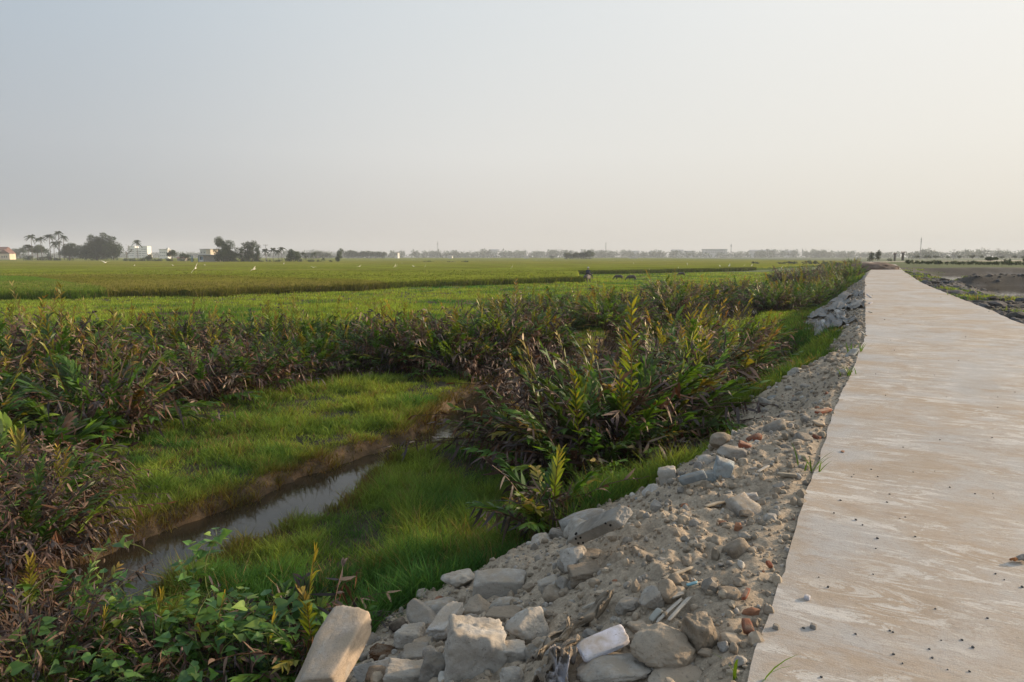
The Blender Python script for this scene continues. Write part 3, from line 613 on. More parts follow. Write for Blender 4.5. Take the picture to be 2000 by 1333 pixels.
fern_area([(1490, 562), (1560, 555), (1695, 532), (1690, 524), (1600, 533), (1495, 548)], 2.2, ['mixed', 'green', 'brown'], (1.15, 1.5), 'far bushes beside the road', 'ferns along the distant bank', 1, maxn=26)
fern_area([(1200, 760), (1280, 760), (1290, 800), (1190, 810)], .9, ['brown', 'mixed'], (.7, .95), 'low group by the pool', 'ferns on the right side of the creek', 1, maxn=8)
print('ferns', len(placed))
# ------------------------------------------------------------------ rubble
def ico(sub):
    bm = bmesh.new(); bmesh.ops.create_icosphere(bm, subdivisions=sub, radius=1); V = np.array([v.co[:] for v in bm.verts]); F = np.array([[v.index for v in f.verts] for f in bm.faces]); bm.free(); return nrm(V), F
ICO = {k: ico(k) for k in (1, 2, 3, 4, 5)}
def rock_shape(seed, dims=(1, 1, 1), box=False, rough=.05, sub=4, chips=6, soft=14):
    r = np.random.RandomState(seed); D, F = ICO[sub]; pl = []
    if box:
        for ax in range(3):
            for sg in (1, -1):
                n = np.zeros(3); n[ax] = sg; n += r.normal(0, .06, 3); pl.append((nrm(n), 1.0))
        for _ in range(chips): n = nrm(r.normal(0, 1, 3)); pl.append((n, r.uniform(1.12, 1.45)))
    else:
        for _ in range(7+chips): pl.append((nrm(r.normal(0, 1, 3)), r.uniform(.62, 1.05)))
        soft = max(soft, 26)
    inv = np.stack([np.maximum(D@n, 1e-3)/d_ for n, d_ in pl]+[np.full(len(D), .58 if box else .86)], 1); rad = (inv**soft).sum(1)**(-1/soft)
    V = D*rad[:, None]; nz = fbm(V[:, 0]*2.2+seed, V[:, 1]*2.2, V[:, 2]*2.2, s=seed, o=4); V = V*(1+rough*2*nz[:, None]-rough*.9*np.abs(fbm(V[:, 0]*5, V[:, 1]*5, V[:, 2]*5, s=seed+2, o=3))[:, None]+rough*.5*vn(V[:, 0]*11, V[:, 1]*11, V[:, 2]*11, s=seed+1)[:, None])
    return V*np.array(dims)/2/(1 if box else .95), F
seedc = [1000]
def rock(px, py, w, h, mat='concrete', label=None, name='rubble_block', cat='rubble', group='rubble blocks on the road bank', dep=.8, box=False, rough=.05, rz=None, rx=0, ry=0, sink=.35, sub=4, chips=6):
    seedc[0] += 1; p = G(px, py, 0); dist = p[1]; k = dist/FPX
    Wm = w*k; el = math.atan2(CAMZ-p[2], p[1]); Dm = max(w, h)*k*dep; Hm = max((h*k-Dm*math.sin(el)*.6)/math.cos(el), .4*h*k)
    for _ in range(3):
        p = G(px, py, Hm*(.5-sink*.5)); q_ = p[1]/FPX/k; k = p[1]/FPX; Wm *= q_; Dm *= q_; Hm *= q_
    V, F = rock_shape(seedc[0], (Wm, Dm, Hm), box, rough, sub, chips, 22 if box else 14)
    o = link(name, mk_mesh(name, V, F, None, True), M[mat], loc=p, rot=(rx, ry, (random.uniform(-.35, .35) if rz is None else rz)))
    tag(o, label, cat, group); return o
def slab(a, b_, wpx, th, mat, label, name='concrete_slab', cat='slab', group=None, off=.08, offb=None, roll=0, rough=.02, box=True, sub=5, chips=5, pitch=0):
    """long block between two pixels lying on the bank"""
    seedc[0] += 1; A_ = G(*a, off); B_ = G(*b_, off if offb is None else offb); mx_, my_ = (a[0]+b_[0])/2, (a[1]+b_[1])/2; Mm = G(mx_, my_, (off+(off if offb is None else offb))/2); k = Mm[1]/FPX; lim = .6*math.hypot(a[0]-b_[0], a[1]-b_[1])*k
    def fixp(pp, pt):
        r_ = ray(*pp); dy_ = Mm[1]+max(-lim, min(lim, pt[1]-Mm[1])); return r_*(dy_/r_[1])+np.array([0, 0, CAMZ])
    A_ = fixp(a, A_); B_ = fixp(b_, B_); ctr = (A_+B_)/2; L = np.linalg.norm(B_-A_); k = ctr[1]/FPX; wd = wpx*k
    V, F = rock_shape(seedc[0], (L, wd, wd*th), box, rough, sub, chips, 24)
    if L > 1.2 or L > 14*wd: print('LONG', label, L, wd, A_, B_)
    o = link(name, mk_mesh(name, V, F, None, True), M[mat]); X_ = Vector(B_-A_).normalized(); Z_ = Vector((0, 0, 1)); Y_ = Z_.cross(X_).normalized(); Z_ = X_.cross(Y_)
    R = Matrix((X_, Y_, Z_)).transposed()@Matrix.Rotation(roll, 3, 'X'); o.matrix_world = Matrix.Translation(Vector(ctr))@R.to_4x4(); tag(o, label, cat, group); return o
M['slabwarm'] = mat_rock('pinkish_concrete', (.44, .36, .28), (.33, .28, .23), (.46, .42, .37), 10, .6, .015)
slab((612, 1345), (690, 1205), 92, .62, 'slabwarm', 'long thick concrete beam lying at the bottom, its end pointing into the grass', off=.22, offb=.30, roll=-.12, rough=.02)
slab((803, 1174), (842, 1226), 46, .9, 'concrete', 'stubby grey concrete post leaning toward the grass above the dark pit', 'concrete_post', 'post', off=.1, box=False, rough=.02)
slab((893, 1182), (850, 1240), 36, .7, 'palerock', 'pale rectangular block with a golden lit ribbed side, next to the round brown stone', off=.1, rough=.05)
B = [ # px,py,w,h,mat,label,box
 (853, 1196, 38, 34, 'darkrock', 'round brown stone half hidden behind the stubby concrete post', 0), (776, 1224, 42, 40, 'darkrock', 'dark stone left of the stubby concrete post, at the edge of the grass', 0),
 (801, 1243, 60, 42, 'concrete', 'grey block with flat pale top, just below the stubby post', 1), (828, 1256, 42, 22, 'tanrock', 'small flat tan stone right of the flat topped grey block', 1),
 (932, 1187, 62, 50, 'tanrock', 'rounded tan boulder below the large rectangular block', 0), (914, 1215, 46, 24, 'palerock', 'pinkish pale rough stone below the tan boulder', 0),
 (748, 1273, 68, 36, 'laterite', 'crumbly orange brown laterite lump at the grass edge', 0), (812, 1278, 56, 34, 'concrete', 'grey wedge block right of the orange brown lump', 1),
 (726, 1310, 70, 50, 'palerock', 'pale rough block at the bottom, right of the long beam', 0), (769, 1292, 42, 30, 'concrete', 'small grey stone below the orange brown lump', 0),
 (792, 1318, 82, 52, 'concrete', 'broad grey block at the bottom, between the pale rough block and the leaning long one', 1), (678, 1326, 26, 20, 'tanrock', 'small orange lit stone beside the long beam at the bottom', 0),
 (848, 1308, 52, 62, 'concrete', 'leaning long grey block left of the huge slab', 1), (862, 1243, 30, 26, 'concrete', 'small grey stone beside the brick shard', 0), (839, 1279, 30, 34, 'palerock', 'small whitish stone between the wedge block and the huge slab', 0),
 (899, 1132, 64, 48, 'concrete', 'rounded grey boulder sitting alone in the grass', 0), (1035, 1147, 28, 20, 'tanrock', 'small tan stone right of the large rectangular block', 0),
 (1072, 1143, 42, 30, 'concrete', 'squarish grey block half buried right of the large rectangular block', 1), (985, 1203, 66, 34, 'tanrock', 'dust covered flat slab between the tan boulder and the big angular block', 1),
 (1036, 1224, 92, 84, 'concrete', 'big angular grey block above the smaller squared one', 0), (926, 1276, 116, 128, 'concrete', 'huge mottled concrete slab leaning in the middle of the pile', 1),
 (997, 1278, 60, 52, 'concrete', 'squared grey block right of the huge mottled slab', 1), (1002, 1322, 54, 38, 'concrete', 'grey block at the bottom below the squared one', 0),
 (1120, 1095, 68, 62, 'concrete', 'upright grey boulder above the dust slope, right of the young fern', 0), (1156, 1086, 44, 30, 'tanrock', 'tan chunk leaning on the upright grey boulder', 0), (1143, 1122, 66, 40, 'tanrock', 'half buried dusty slab below the upright grey boulder', 1),
 (1222, 1184, 52, 40, 'concrete', 'oval grey stone above the white foam plate', 0), (1272, 1170, 44, 54, 'concrete', 'upright grey stone right of the oval one', 0), (1300, 1156, 40, 50, 'tanrock', 'brownish stone under the cream shard', 0),
 (1322, 1136, 36, 32, 'tanrock', 'rounded tan stone beside the blue tile', 0), (1248, 1226, 46, 38, 'tanrock', 'brown lump sitting on the upper end of the white foam plate', 0),
 (1292, 1266, 124, 92, 'tanrock', 'dirt covered boulder with a pale underside, right of the white foam plate', 0), (1366, 1238, 50, 78, 'tanrock', 'upright slab leaning on the dirt covered boulder', 1),
 (1195, 1300, 140, 74, 'concrete', 'broad crusted concrete lump at the bottom below the white foam plate', 0), (1318, 1326, 110, 44, 'tanrock', 'dusty boulder cut by the bottom edge below the dirt covered one', 0),
 (1412, 1262, 22, 30, 'palerock', 'small whitish stone low on the slope near the road edge', 0), (1434, 1268, 18, 26, 'tanrock', 'small tan stone right of the whitish one near the road edge', 0), (1446, 1294, 24, 26, 'concrete', 'grey pebble next to the tall grass blade', 0),
 (1380, 1276, 30, 20, 'tanrock', 'knobbly stone below the upright slab', 0), (1457, 1004, 28, 20, 'tanrock', 'round brown stone half buried on the upper dust slope', 0), (1382, 987, 16, 14, 'tanrock', 'round tan stone at the upper grass edge', 0), (1398, 985, 18, 12, 'palerock', 'white stone right of the round tan one at the upper grass edge', 0),
 (1420, 974, 30, 20, 'tanrock', 'tan block at the grass edge above the upper dust slope', 0), (1466, 972, 28, 20, 'palerock', 'pinkish flat stone in the middle of the upper slope', 1), (1305, 932, 34, 44, 'concrete', 'grey broken corner block at the left end of the pale plaster row', 1),
 (1413, 914, 34, 40, 'bluerock', 'bluish white upright block at the right end of the pale plaster row', 1), (1388, 932, 26, 26, 'bluerock', 'small bluish block between the fallen pale panel and the upright one', 1), (1404, 862, 42, 34, 'tanrock', 'large tan stone topping the second rubble heap, against the ferns', 0),
 (1432, 885, 50, 34, 'concrete', 'broad grey stone in the second rubble heap', 0), (1380, 900, 34, 24, 'concrete', 'grey stone on the fern side of the second rubble heap', 0), (1365, 912, 22, 22, 'palerock', 'small whitish stone under the second heap by the ferns', 0), (1455, 872, 24, 16, 'brick', 'dusty brick chunk in the second rubble heap', 1),
 (1575, 820, 22, 18, 'concrete', 'rounded stone near the road edge above the second heap', 0), (1600, 828, 26, 16, 'tanrock', 'tan stone at the road edge above the second heap', 0), (1515, 1003, 24, 18, 'concrete', 'grey stone near the road edge beside the tan plank', 0), (1100, 1142, 30, 34, 'concrete', 'grey blue stone tucked under the half buried dusty slab', 0),
 (1110, 1235, 30, 30, 'tanrock', 'brownish stone under the muddy cloth strip', 0), (1145, 1208, 40, 34, 'concrete', 'flat grey stone left of the oval one', 0), (1070, 1200, 18, 18, 'tanrock', 'small clod at the top of the muddy cloth strip', 0)]
for px, py, w, h, mt, lb, bx in B: rock(px, py, w, h, mt, lb, 'rubble_block' if bx else 'rubble_stone', 'rubble', None, box=bool(bx), rough=.075 if mt != 'laterite' else .18, sub=5 if max(w, h) > 50 else 4, chips=4, ry=random.uniform(-.25, .25), rx=random.uniform(-.2, .2))
rock(975, 1142, 104, 50, 'concrete', 'large rectangular pale grey block lying level at the foot of the slope', 'rubble_block', 'block', None, dep=.5, box=True, rough=.02, rz=-.06, sub=5, chips=3)
slab((1327, 940), (1378, 926), 24, .6, 'bluerock', 'fallen pale blue grey plaster panel behind the bank grass', 'plaster_panel', 'panel', off=.1, rough=.015, sub=4)
# perforated block; each hole is a near-black plug, its inner shade painted
hb = slab((1122, 1050), (1218, 1006), 42, .62, 'concrete', 'tilted long block with small round holes, resting in front of the big fern', 'perforated_block', 'block', off=.16, offb=.24, rough=.025, roll=.5)
hm = mat_plain('hole_shade_paint', (.012, .01, .008), 1, .1); Lh = max(v.co.x for v in hb.data.vertices)*2; ymin = min(v.co.y for v in hb.data.vertices)
for fx, fz in ((-.30, .03), (-.26, -.05), (-.33, -.03), (-.22, .02), (-.24, .08), (.30, .05), (.34, .01)):
    x0 = fx*Lh; vs_ = [v.co for v in hb.data.vertices if abs(v.co.x-x0) < .03 and abs(v.co.z-fz*.6) < .04 and v.co.y < 0]
    yy = min([v.y for v in vs_], default=ymin)
    a = Acc(); a.tube([(0, -.004, 0), (0, .012, 0)], .007, (0, 0, 0), 10); link('hole_shade', a.mesh('hole_shade'), hm, hb, (x0, yy, fz*.6))
slab((1134, 1276), (1222, 1238), 54, .16, 'whitefoam', 'white foam plate with dirt specks half buried in the pile', 'foam_plate', 'foam plate', off=.08, rough=.03, roll=.12, chips=9)
M['bluetile'] = mat_plain('blue_tile', (.16, .33, .38), .45, .15, 20, .2); M['wood'] = mat_plain('grey_wood', (.30, .26, .20), .85, .35, 20, .5, 0, .004); M['pale'] = mat_plain('pale_strip', (.40, .365, .31), .7, .2, 15, .3, 0, .004)
M['greytile'] = mat_plain('grey_tile', (.33, .33, .29), .6, .1, 9, .2, 0, .003)
S_ = [((1341, 1143), (1362, 1138), 10, .3, 'bluetile', 'small blue tile shard on the dust beside the rounded tan stone', 'tile_shard', 'tile'), ((1452, 1170), (1462, 1150), 9, .8, 'brick', 'orange brick splinter near the top of the slope', 'brick_shard', 'brick'),
 ((1456, 1212), (1464, 1236), 20, .7, 'brick', 'dull red brick chunk near the road edge', 'brick_shard', 'brick'), ((1499, 1097), (1506, 1108), 9, .8, 'brick', 'bright red brick bit at the road edge', 'brick_shard', 'brick'), ((880, 1226), (886, 1244), 9, .8, 'brick', 'red brick shard in front of the pale rectangular block', 'brick_shard', 'brick'),
 ((1295, 1131), (1352, 1108), 8, .4, 'wood', 'grey wooden lath on the dust slope, above the rounded tan stone', 'wooden_lath', 'lath'), ((1284, 1214), (1330, 1172), 7, .5, 'pale', 'left one of two pale trim strips sticking out of the pile', 'trim_strip', 'strip'), ((1306, 1212), (1348, 1166), 8, .5, 'pale', 'right one of two pale trim strips sticking out of the pile', 'trim_strip', 'strip'),
 ((1271, 1212), (1290, 1190), 16, .3, 'greytile', 'grey tile fragment standing beside the trim strips', 'tile_shard', 'tile'), ((1375, 990), (1420, 978), 8, .5, 'wood', 'tan stick at the grass edge above the slope', 'wooden_lath', 'lath'), ((1480, 922), (1500, 910), 6, .4, 'pale', 'thin white strip on the second heap', 'trim_strip', 'strip'),
 ((1518, 926), (1556, 930), 10, .7, 'wood', 'short plank near the road edge on the second heap', 'wooden_plank', 'plank'), ((1512, 952), (1532, 944), 14, .4, 'palerock', 'pale flat tile with a red end below the short plank', 'tile_shard', 'tile'), ((1595, 806), (1622, 800), 12, .5, 'brick', 'flat orange brick at the road edge above the second heap', 'brick_shard', 'brick'),
 ((1655, 700), (1672, 682), 14, .35, 'bluerock', 'blue grey panel shard by the road edge, above the bank grass', 'panel_shard', 'panel'), ((1645, 688), (1649, 680), 5, .8, 'tanrock', 'small tan bottle shaped stone left of the blue grey panel shard', 'rubble_stone', 'rubble'),
 ((1634, 650), (1640, 645), 6, .5, 'bluetile', 'turquoise flake in the distant waste', 'tile_shard', 'tile'), ((1310, 1166), (1332, 1158), 16, .35, 'pale', 'cream coloured shard above the brownish stone', 'tile_shard', 'tile'), ((1140, 1188), (1165, 1178), 14, .4, 'pale', 'pale triangular shard beside the muddy cloth strip', 'tile_shard', 'tile')]
for a, b_, w, th, mt, lb, nm, ct in S_: slab(a, b_, w, th, mt, lb, nm, ct, None, off=.03, rough=.02, sub=3, chips=2)
# crumpled sheets and cloth strips
def crumple(name, pix, mat, label, cat, amp=.05, n=26, off=.05, freq=7):
    c_ = [G(a, b_, off) for a, b_ in pix]; u, v = np.meshgrid(np.linspace(0, 1, n), np.linspace(0, 1, n), indexing='ij'); u, v = u[..., None], v[..., None]
    Pt = (c_[0]*(1-u)+c_[1]*u)*(1-v)+(c_[3]*(1-u)+c_[2]*u)*v; ed = 1
    z = H(Pt[..., 0], Pt[..., 1])+off*.6; s_ = seedc[0] = seedc[0]+1
    rdg = np.abs(fbm(u[..., 0]*freq*.5+v[..., 0]*freq*.25, v[..., 0]*freq*.12, s=s_, o=4)); Pt[..., 2] = np.maximum(z, Pt[..., 2]*.5+z*.5)+amp*(1.3-3*rdg)+amp*.5*fbm(u[..., 0]*freq, v[..., 0]*freq, s=s_+3)
    Pt[..., 0] += amp*.8*vn(u[..., 0]*4, v[..., 0]*4, s=s_+5); Pt[..., 1] += amp*.8*vn(u[..., 0]*4, v[..., 0]*4, s=s_+6)
    i, j = np.meshgrid(np.arange(n-1), np.arange(n-1), indexing='ij'); i, j = i.ravel(), j.ravel()
    o = link(name, mk_mesh(name, Pt.reshape(-1, 3), np.stack([i*n+j, (i+1)*n+j, (i+1)*n+j+1, i*n+j+1], 1), None, True), mat)
    sd = o.modifiers.new('thick', 'SOLIDIFY'); sd.thickness = .004; tag(o, label, cat); return o
def mat_sheet(name, col):
    m, t, b, o = newmat(name); q = NB(t); tcx = q.n('ShaderNodeTexCoord'); q.l(q.mix(q.mr(q.noise(3.5, 7, tcx.outputs['Object'], .75), .45, .6), col, (.20, .16, .12)), b.inputs['Base Color']); b.inputs['Roughness'].default_value = .8
    q.l(q.bump(q.noise(18, 5, tcx.outputs['Object'], .6, 1), .6, .02), b.inputs['Normal']); return m
pl1, pl2, pl3, pl4 = mat_sheet('clear_plastic', (.36, .35, .38)), mat_sheet('white_plastic', (.44, .43, .41)), mat_sheet('blue_grey_plastic', (.15, .165, .175)), mat_sheet('muddy_cloth', (.24, .20, .15))
crumple('plastic_sheet', [(1050, 1340), (1112, 1340), (1122, 1278), (1092, 1280)], pl1, 'crumpled bluish clear plastic sheet at the bottom of the pile', 'plastic sheet', .05, 30, .07)
crumple('cloth_strip', [(1040, 1292), (1052, 1296), (1120, 1222), (1108, 1214)], pl4, 'long muddy cloth strip running up the pile beside the big angular block', 'cloth', .035, 26, .06, 5)
crumple('cloth_strip', [(1098, 1224), (1112, 1230), (1200, 1166), (1190, 1160)], pl4, 'upper muddy cloth strip leading to the oval grey stone', 'cloth', .03, 26, .04, 5)
crumple('cloth_strip', [(1040, 1326), (1052, 1330), (1130, 1256), (1122, 1250)], pl4, 'pale folded cloth edge above the clear plastic sheet', 'cloth', .035, 26, .07, 5)
far_s = [([(1610, 640), (1645, 640), (1650, 618), (1618, 616)], pl3, 'blue grey plastic sheet in the middle of the distant waste heap'), ([(1588, 656), (1612, 660), (1622, 634), (1596, 630)], pl3, 'slate coloured sheet at the foot of the distant waste heap'), ([(1592, 640), (1612, 640), (1618, 626), (1594, 628)], pl2, 'pale plastic bag at the foot of the distant waste heap'),
 ([(1576, 622), (1612, 622), (1618, 611), (1588, 608)], pl3, 'grey sheet trailing from the waste heap toward the ferns'), ([(1628, 620), (1650, 620), (1650, 609), (1632, 609)], pl2, 'rounded white plastic bag in the distant waste heap'), ([(1612, 608), (1650, 604), (1662, 586), (1640, 584)], pl3, 'grey plastic sheet high on the distant waste heap'),
 ([(1650, 604), (1690, 600), (1690, 588), (1664, 586)], pl3, 'dark grey sheet under the long white sack'), ([(1620, 592), (1650, 588), (1668, 574), (1645, 572)], pl3, 'grey ridge of plastic at the far end of the waste heap'), ([(1636, 630), (1672, 630), (1668, 620), (1640, 618)], pl3, 'blue tinted sheet below the rounded white bag'),
 ([(1655, 580), (1688, 578), (1688, 570), (1666, 570)], pl3, 'farthest grey sheet of the waste heap beside the road')]
for pts, mt, lb in far_s: crumple('plastic_sheet', pts, mt, lb, 'plastic sheet', .085, 22, .07, 6)
slab((1664, 597), (1686, 588), 8, .8, 'palerock', 'long white sack lying on the distant waste heap', 'sack', 'sack', off=.15, box=False, sub=4)
for a, b_, lb in [((1693, 575), (1702, 582), 'thin white board leaning at the road edge by the waste heap'), ((1697, 593), (1703, 591), 'flat white scrap below the thin board at the road edge'), ((1697, 609), (1703, 611), 'cream scrap at the road edge beside the waste heap'), ((1681, 647), (1691, 656), 'short dark tipped stick on the waste by the road edge'), ((1653, 636), (1657, 634), 'small white pebble in the waste beside the turquoise flake')]:
    slab(a, b_, 4, .5, 'whitefoam' if 'white' in lb else 'pale', lb, 'waste_scrap', 'scrap', off=.08, sub=3)
# medium stones, each one a thing
RV = [rock_shape(3000+i, (1, .85, .65), i % 2 == 0, .045, 3, 7, 30) for i in range(12)]
RM = {}
def rmesh(i, mt):
    if (i, mt) not in RM: me = mk_mesh('rubble_stone', RV[i][0], RV[i][1], None, True); me.materials.append(M[mt]); RM[i, mt] = me
    return RM[i, mt]
STN = {}; cnt = 0; zones = [(3.2, 6.0, 'bottom pile', 55), (6.0, 8.6, 'dust slope', 16), (8.6, 13.5, 'second heap', 50), (13.5, 24, 'grassy bank strip', 40), (24, 42, 'waste heap', 35)]
adj = {'concrete': 'grey', 'tanrock': 'tan', 'palerock': 'whitish', 'bluerock': 'bluish', 'brick': 'brick red', 'darkrock': 'dark brown'}
for (ya, yb, zn, n) in zones:
    k = 0
    while k < n:
        y = rng.uniform(ya, yb); d_ = rng.uniform(.05, 3.3); x = xL(y)-d_/.885
        if rub(np.array([x]), np.array([y]))[0] < .6: continue
        s = float(np.clip(rng.lognormal(-2.35, .45), .045, .26))*(1+.3*(d_ > 1.6))
        mt = rng.choice(['concrete', 'tanrock', 'palerock', 'bluerock', 'brick', 'darkrock'], p=[.44, .40, .08, .035, .02, .025])
        if ya >= 24: mt = rng.choice(['concrete', 'bluerock', 'palerock', 'tanrock'], p=[.3, .35, .2, .15])
        o = link('rubble_stone', rmesh(int(rng.integers(12)), mt), None, None, (x, y, float(H(x, y))+s*.02), tuple(rng.uniform(-.5, .5, 2))+(rng.random()*6.28,), (s*rng.uniform(.8, 1.4), s*rng.uniform(.7, 1.1), s))
        sz = 'tiny' if s < .08 else 'small' if s < .12 else 'fist sized' if s < .16 else 'larger'
        ps = 'near the road edge' if d_ < .8 else 'halfway down' if d_ < 1.8 else 'near the foot'
        tag(o, f"{sz} {adj[mt]} stone {ps} of the {zn}", 'stone', f'loose {sz} {adj[mt]} stones {ps}, {zn}'); STN.setdefault(o['label'], []).append(o); k += 1
for lb_, L_ in STN.items():
    L_.sort(key=lambda o_: proj(*o_.location)[0])
    if 1 < len(L_) <= 20:
        for i_, o_ in enumerate(L_): o_['label'] = f"{ORD[i_]} from left of the {lb_.replace(' stone ', ' stones ').replace(' of the ', ', ')}"

# gravel and clods nobody could count
IV, IF = ICO[2]; n = 20000
y = 2.2*(50/2.2)**(rng.random(n)**.9); d_ = rng.random(n)*3.3; x = xL(y)-d_/.885; kk = rub(x, y) > .4; x, y = x[kk], y[kk]; n = len(x)
s = np.clip(rng.lognormal(-4.75, .6, n), .004, .035)*(1+.05*y); z = H(x, y)+s*.2
V = IV[None]*(1+.10*rng.normal(0, 1, (n, len(IV), 1)))*s[:, None, None]*rng.uniform(.5, 1.3, (n, 1, 3)); V[..., 0] += x[:, None]; V[..., 1] += y[:, None]; V[..., 2] += z[:, None]
pal = np.array([(.39, .32, .24), (.34, .285, .215), (.37, .34, .30), (.28, .25, .21), (.46, .43, .38), (.34, .17, .10)]); cc = pal[rng.choice(6, n, p=[.47, .26, .12, .09, .05, .01])]*rng.uniform(.7, 1.15, (n, 1))
F = (IF[None]+np.arange(n)[:, None, None]*len(IV)).reshape(-1, 3)
tag(link('gravel', mk_mesh('gravel', V.reshape(-1, 3), F, np.repeat(cc, len(IV), 0)), M['gravel']), 'loose gravel, clods and dust crumbs covering the rubble bank', 'gravel', kind='stuff')
# right side mud clods
n = 5000; y = 14*(75/14)**rng.random(n); e = .15+rng.random(n)**1.3*14; x = xR(y)+e/.885; z = H(x, y); kk = (z > -.85) & ((x/y) < 1.0); x, y, z = x[kk], y[kk], z[kk]; n = len(x); s = np.clip(rng.lognormal(-2.9, .6, n), .02, .3)
V = IV[None]*(1+.12*rng.normal(0, 1, (n, len(IV), 1)))*s[:, None, None]*np.array([1.2, 1.2, .7]); V[..., 0] += x[:, None]; V[..., 1] += y[:, None]; V[..., 2] += z[:, None]
cc = np.array([(.06, .056, .05), (.08, .082, .088), (.05, .042, .035), (.11, .10, .095)])[rng.choice(4, n)]; F = (IF[None]+np.arange(n)[:, None, None]*len(IV)).reshape(-1, 3)
tag(link('mud_clods', mk_mesh('mud_clods', V.reshape(-1, 3), F, np.repeat(cc, len(IV), 0)), M['gravel']), 'dark grey dug up mud clods right of the road', 'mud', kind='stuff')
# pebbles on the road
pm = [mk_mesh('road_pebble', *rock_shape(4000+i, (1, .8, .6), False, .06, 2), None, True) for i in range(4)]
M['pebble'] = mat_plain('dark_pebble', (.10, .095, .09), .85, .3, 30)
for me in pm: me.materials.append(M['pebble'])
pk = [(1942, 965), (1738, 958), (1733, 974), (1672, 1011), (1685, 1021), (1714, 1047), (1711, 1066), (1706, 1115), (1618, 1139), (1769, 1004), (1758, 1007), (1788, 1043), (1856, 945), (1905, 957), (1828, 1180), (1739, 1221), (1745, 1224), (1672, 1227), (1816, 1256), (1822, 1273), (1764, 1284), (1839, 1239), (1605, 1311), (1820, 1325), (1870, 1324), (1901, 1253), (1930, 1198), (1945, 1115), (1962, 1126), (1997, 1140), (1826, 916), (1784, 917), (1715, 925), (1664, 926), (1746, 1266), (1852, 1296), (1895, 1300), (1600, 1120), (1570, 1216)]
for i, (a, b_) in enumerate(pk):
    x, y = P(a, b_, 0.02); s = rng.uniform(.006, .015)*(1.0+.05*y); o = link('road_pebble', pm[i % 4], None, None, (x, y, rz(x, y)+s*.2), (0, 0, rng.random()*6), s)
    tag(o, 'small dark pebble lying loose on the near stretch of dusty concrete road', 'pebble', 'dark pebbles scattered on the road')
for i in range(36):
    y = 2.6*(30/2.6)**rng.random(); x = xL(y)+(.05+.95*rng.random()**1.3)*(xR(y)-xL(y)); s = rng.uniform(.006, .014)*(1.0+.06*y)
    tag(link('road_pebble', pm[i % 4], None, None, (x, y, rz(x, y)+s*.2), (0, 0, rng.random()*6), s), 'small dark pebble lying loose on the near stretch of dusty concrete road' if y < 9 else 'tiny dark pebble on the middle stretch of the road', 'pebble', 'dark pebbles scattered on the road' if y < 9 else 'tiny pebbles on the farther road')
for (a, b_, lb, mt) in [(1577, 1160, 'white angular chip on the road near its left edge', 'whitefoam'), (1589, 1215, 'small pale pointed stone standing on the road left side', 'palerock'), (1516, 1216, 'grey flat stone on the road corner beside the rubble', 'concrete'), (1646, 878, 'crushed red flower bits on the road', 'brick')]:
    x, y = P(a, b_, .02); tag(link('road_chip', rmesh(2, mt), None, None, (x, y, rz(x, y)+.008), (0, 0, 1), .03 if mt != 'brick' else (.05, .03, .01)), lb, 'stone')
# dry leaf lying on the road
x, y = P(1986, 1093, .02); e = empty('dry_leaf', (x, y, .016), .2); tag(e, 'curled dry leaf with grey back and torn orange end, on the road', 'dry leaf')
def leafpatch(nm, L, Wd, x0, col, jag, arch):
    n = 14; u, v = np.meshgrid(np.linspace(0, 1, n), np.linspace(-1, 1, 9), indexing='ij'); w_ = Wd*np.sin(math.pi*np.clip(u*.9+.06, 0, 1))**.6*(1+jag*vn(u*14, v*0+np.sign(v)*3, s=91))
    V = np.stack([x0+u*L, v*w_, arch*(1-v**2)*np.sin(math.pi*np.clip(u*.9+.05, 0, 1))+.004+.004*vn(u*8, v*3, s=92)], -1).reshape(-1, 3); i, j = np.meshgrid(np.arange(n-1), np.arange(8), indexing='ij')
    o = link(nm, mk_mesh(nm, V, np.stack([i*9+j, (i+1)*9+j, (i+1)*9+j+1, i*9+j+1], -1).reshape(-1, 4), None, True), mat_plain(nm+'_skin', col, .7, .4, 60, .5, 0, .003), e); sm = o.modifiers.new('t', 'SOLIDIFY'); sm.thickness = .002
leafpatch('leaf_blade', .085, .026, 0, (.30, .26, .22), .15, .030); leafpatch('torn_tip', .05, .012, -.045, (.36, .13, .03), .6, .014)
# ------------------------------------------------------------------ vines and weeds in the foreground
def heart_leaves(acc, Pn, D, size, col, r):
    n = len(Pn); up = nrm(np.array([0, 0, 1.])+r.normal(0, .45, (n, 3))); S = nrm(np.cross(D, up)); U = np.cross(S, D)
    out = np.array([(0, 0), (-.12, .30), (.02, .50), (.28, .46), (.55, .30), (.80, .13), (1.05, 0), (.80, -.13), (.55, -.30), (.28, -.46), (.02, -.50), (-.12, -.30)])
    mid = np.array([(.28, 0), (.65, 0)]); pts = np.concatenate([out, mid]); fold = np.abs(pts[:, 1])*.28-.12*pts[:, 0]**2
    V = Pn[:, None]+size[:, None, None]*(D[:, None]*pts[None, :, :1]+S[:, None]*pts[None, :, 1:]+U[:, None]*fold[None, :, None])
    F3 = [(0, 1, 12), (1, 2, 12), (2, 3, 12), (3, 4, 12), (4, 13, 12), (4, 5, 13), (5, 6, 13), (6, 7, 13), (7, 8, 13), (8, 12, 13), (8, 9, 12), (9, 10, 12), (10, 11, 12), (11, 0, 12)]
    F = (np.array(F3)[None]+np.arange(n)[:, None, None]*14).reshape(-1, 3); acc.add(V.reshape(-1, 3), F, np.repeat(col, 14, 0))
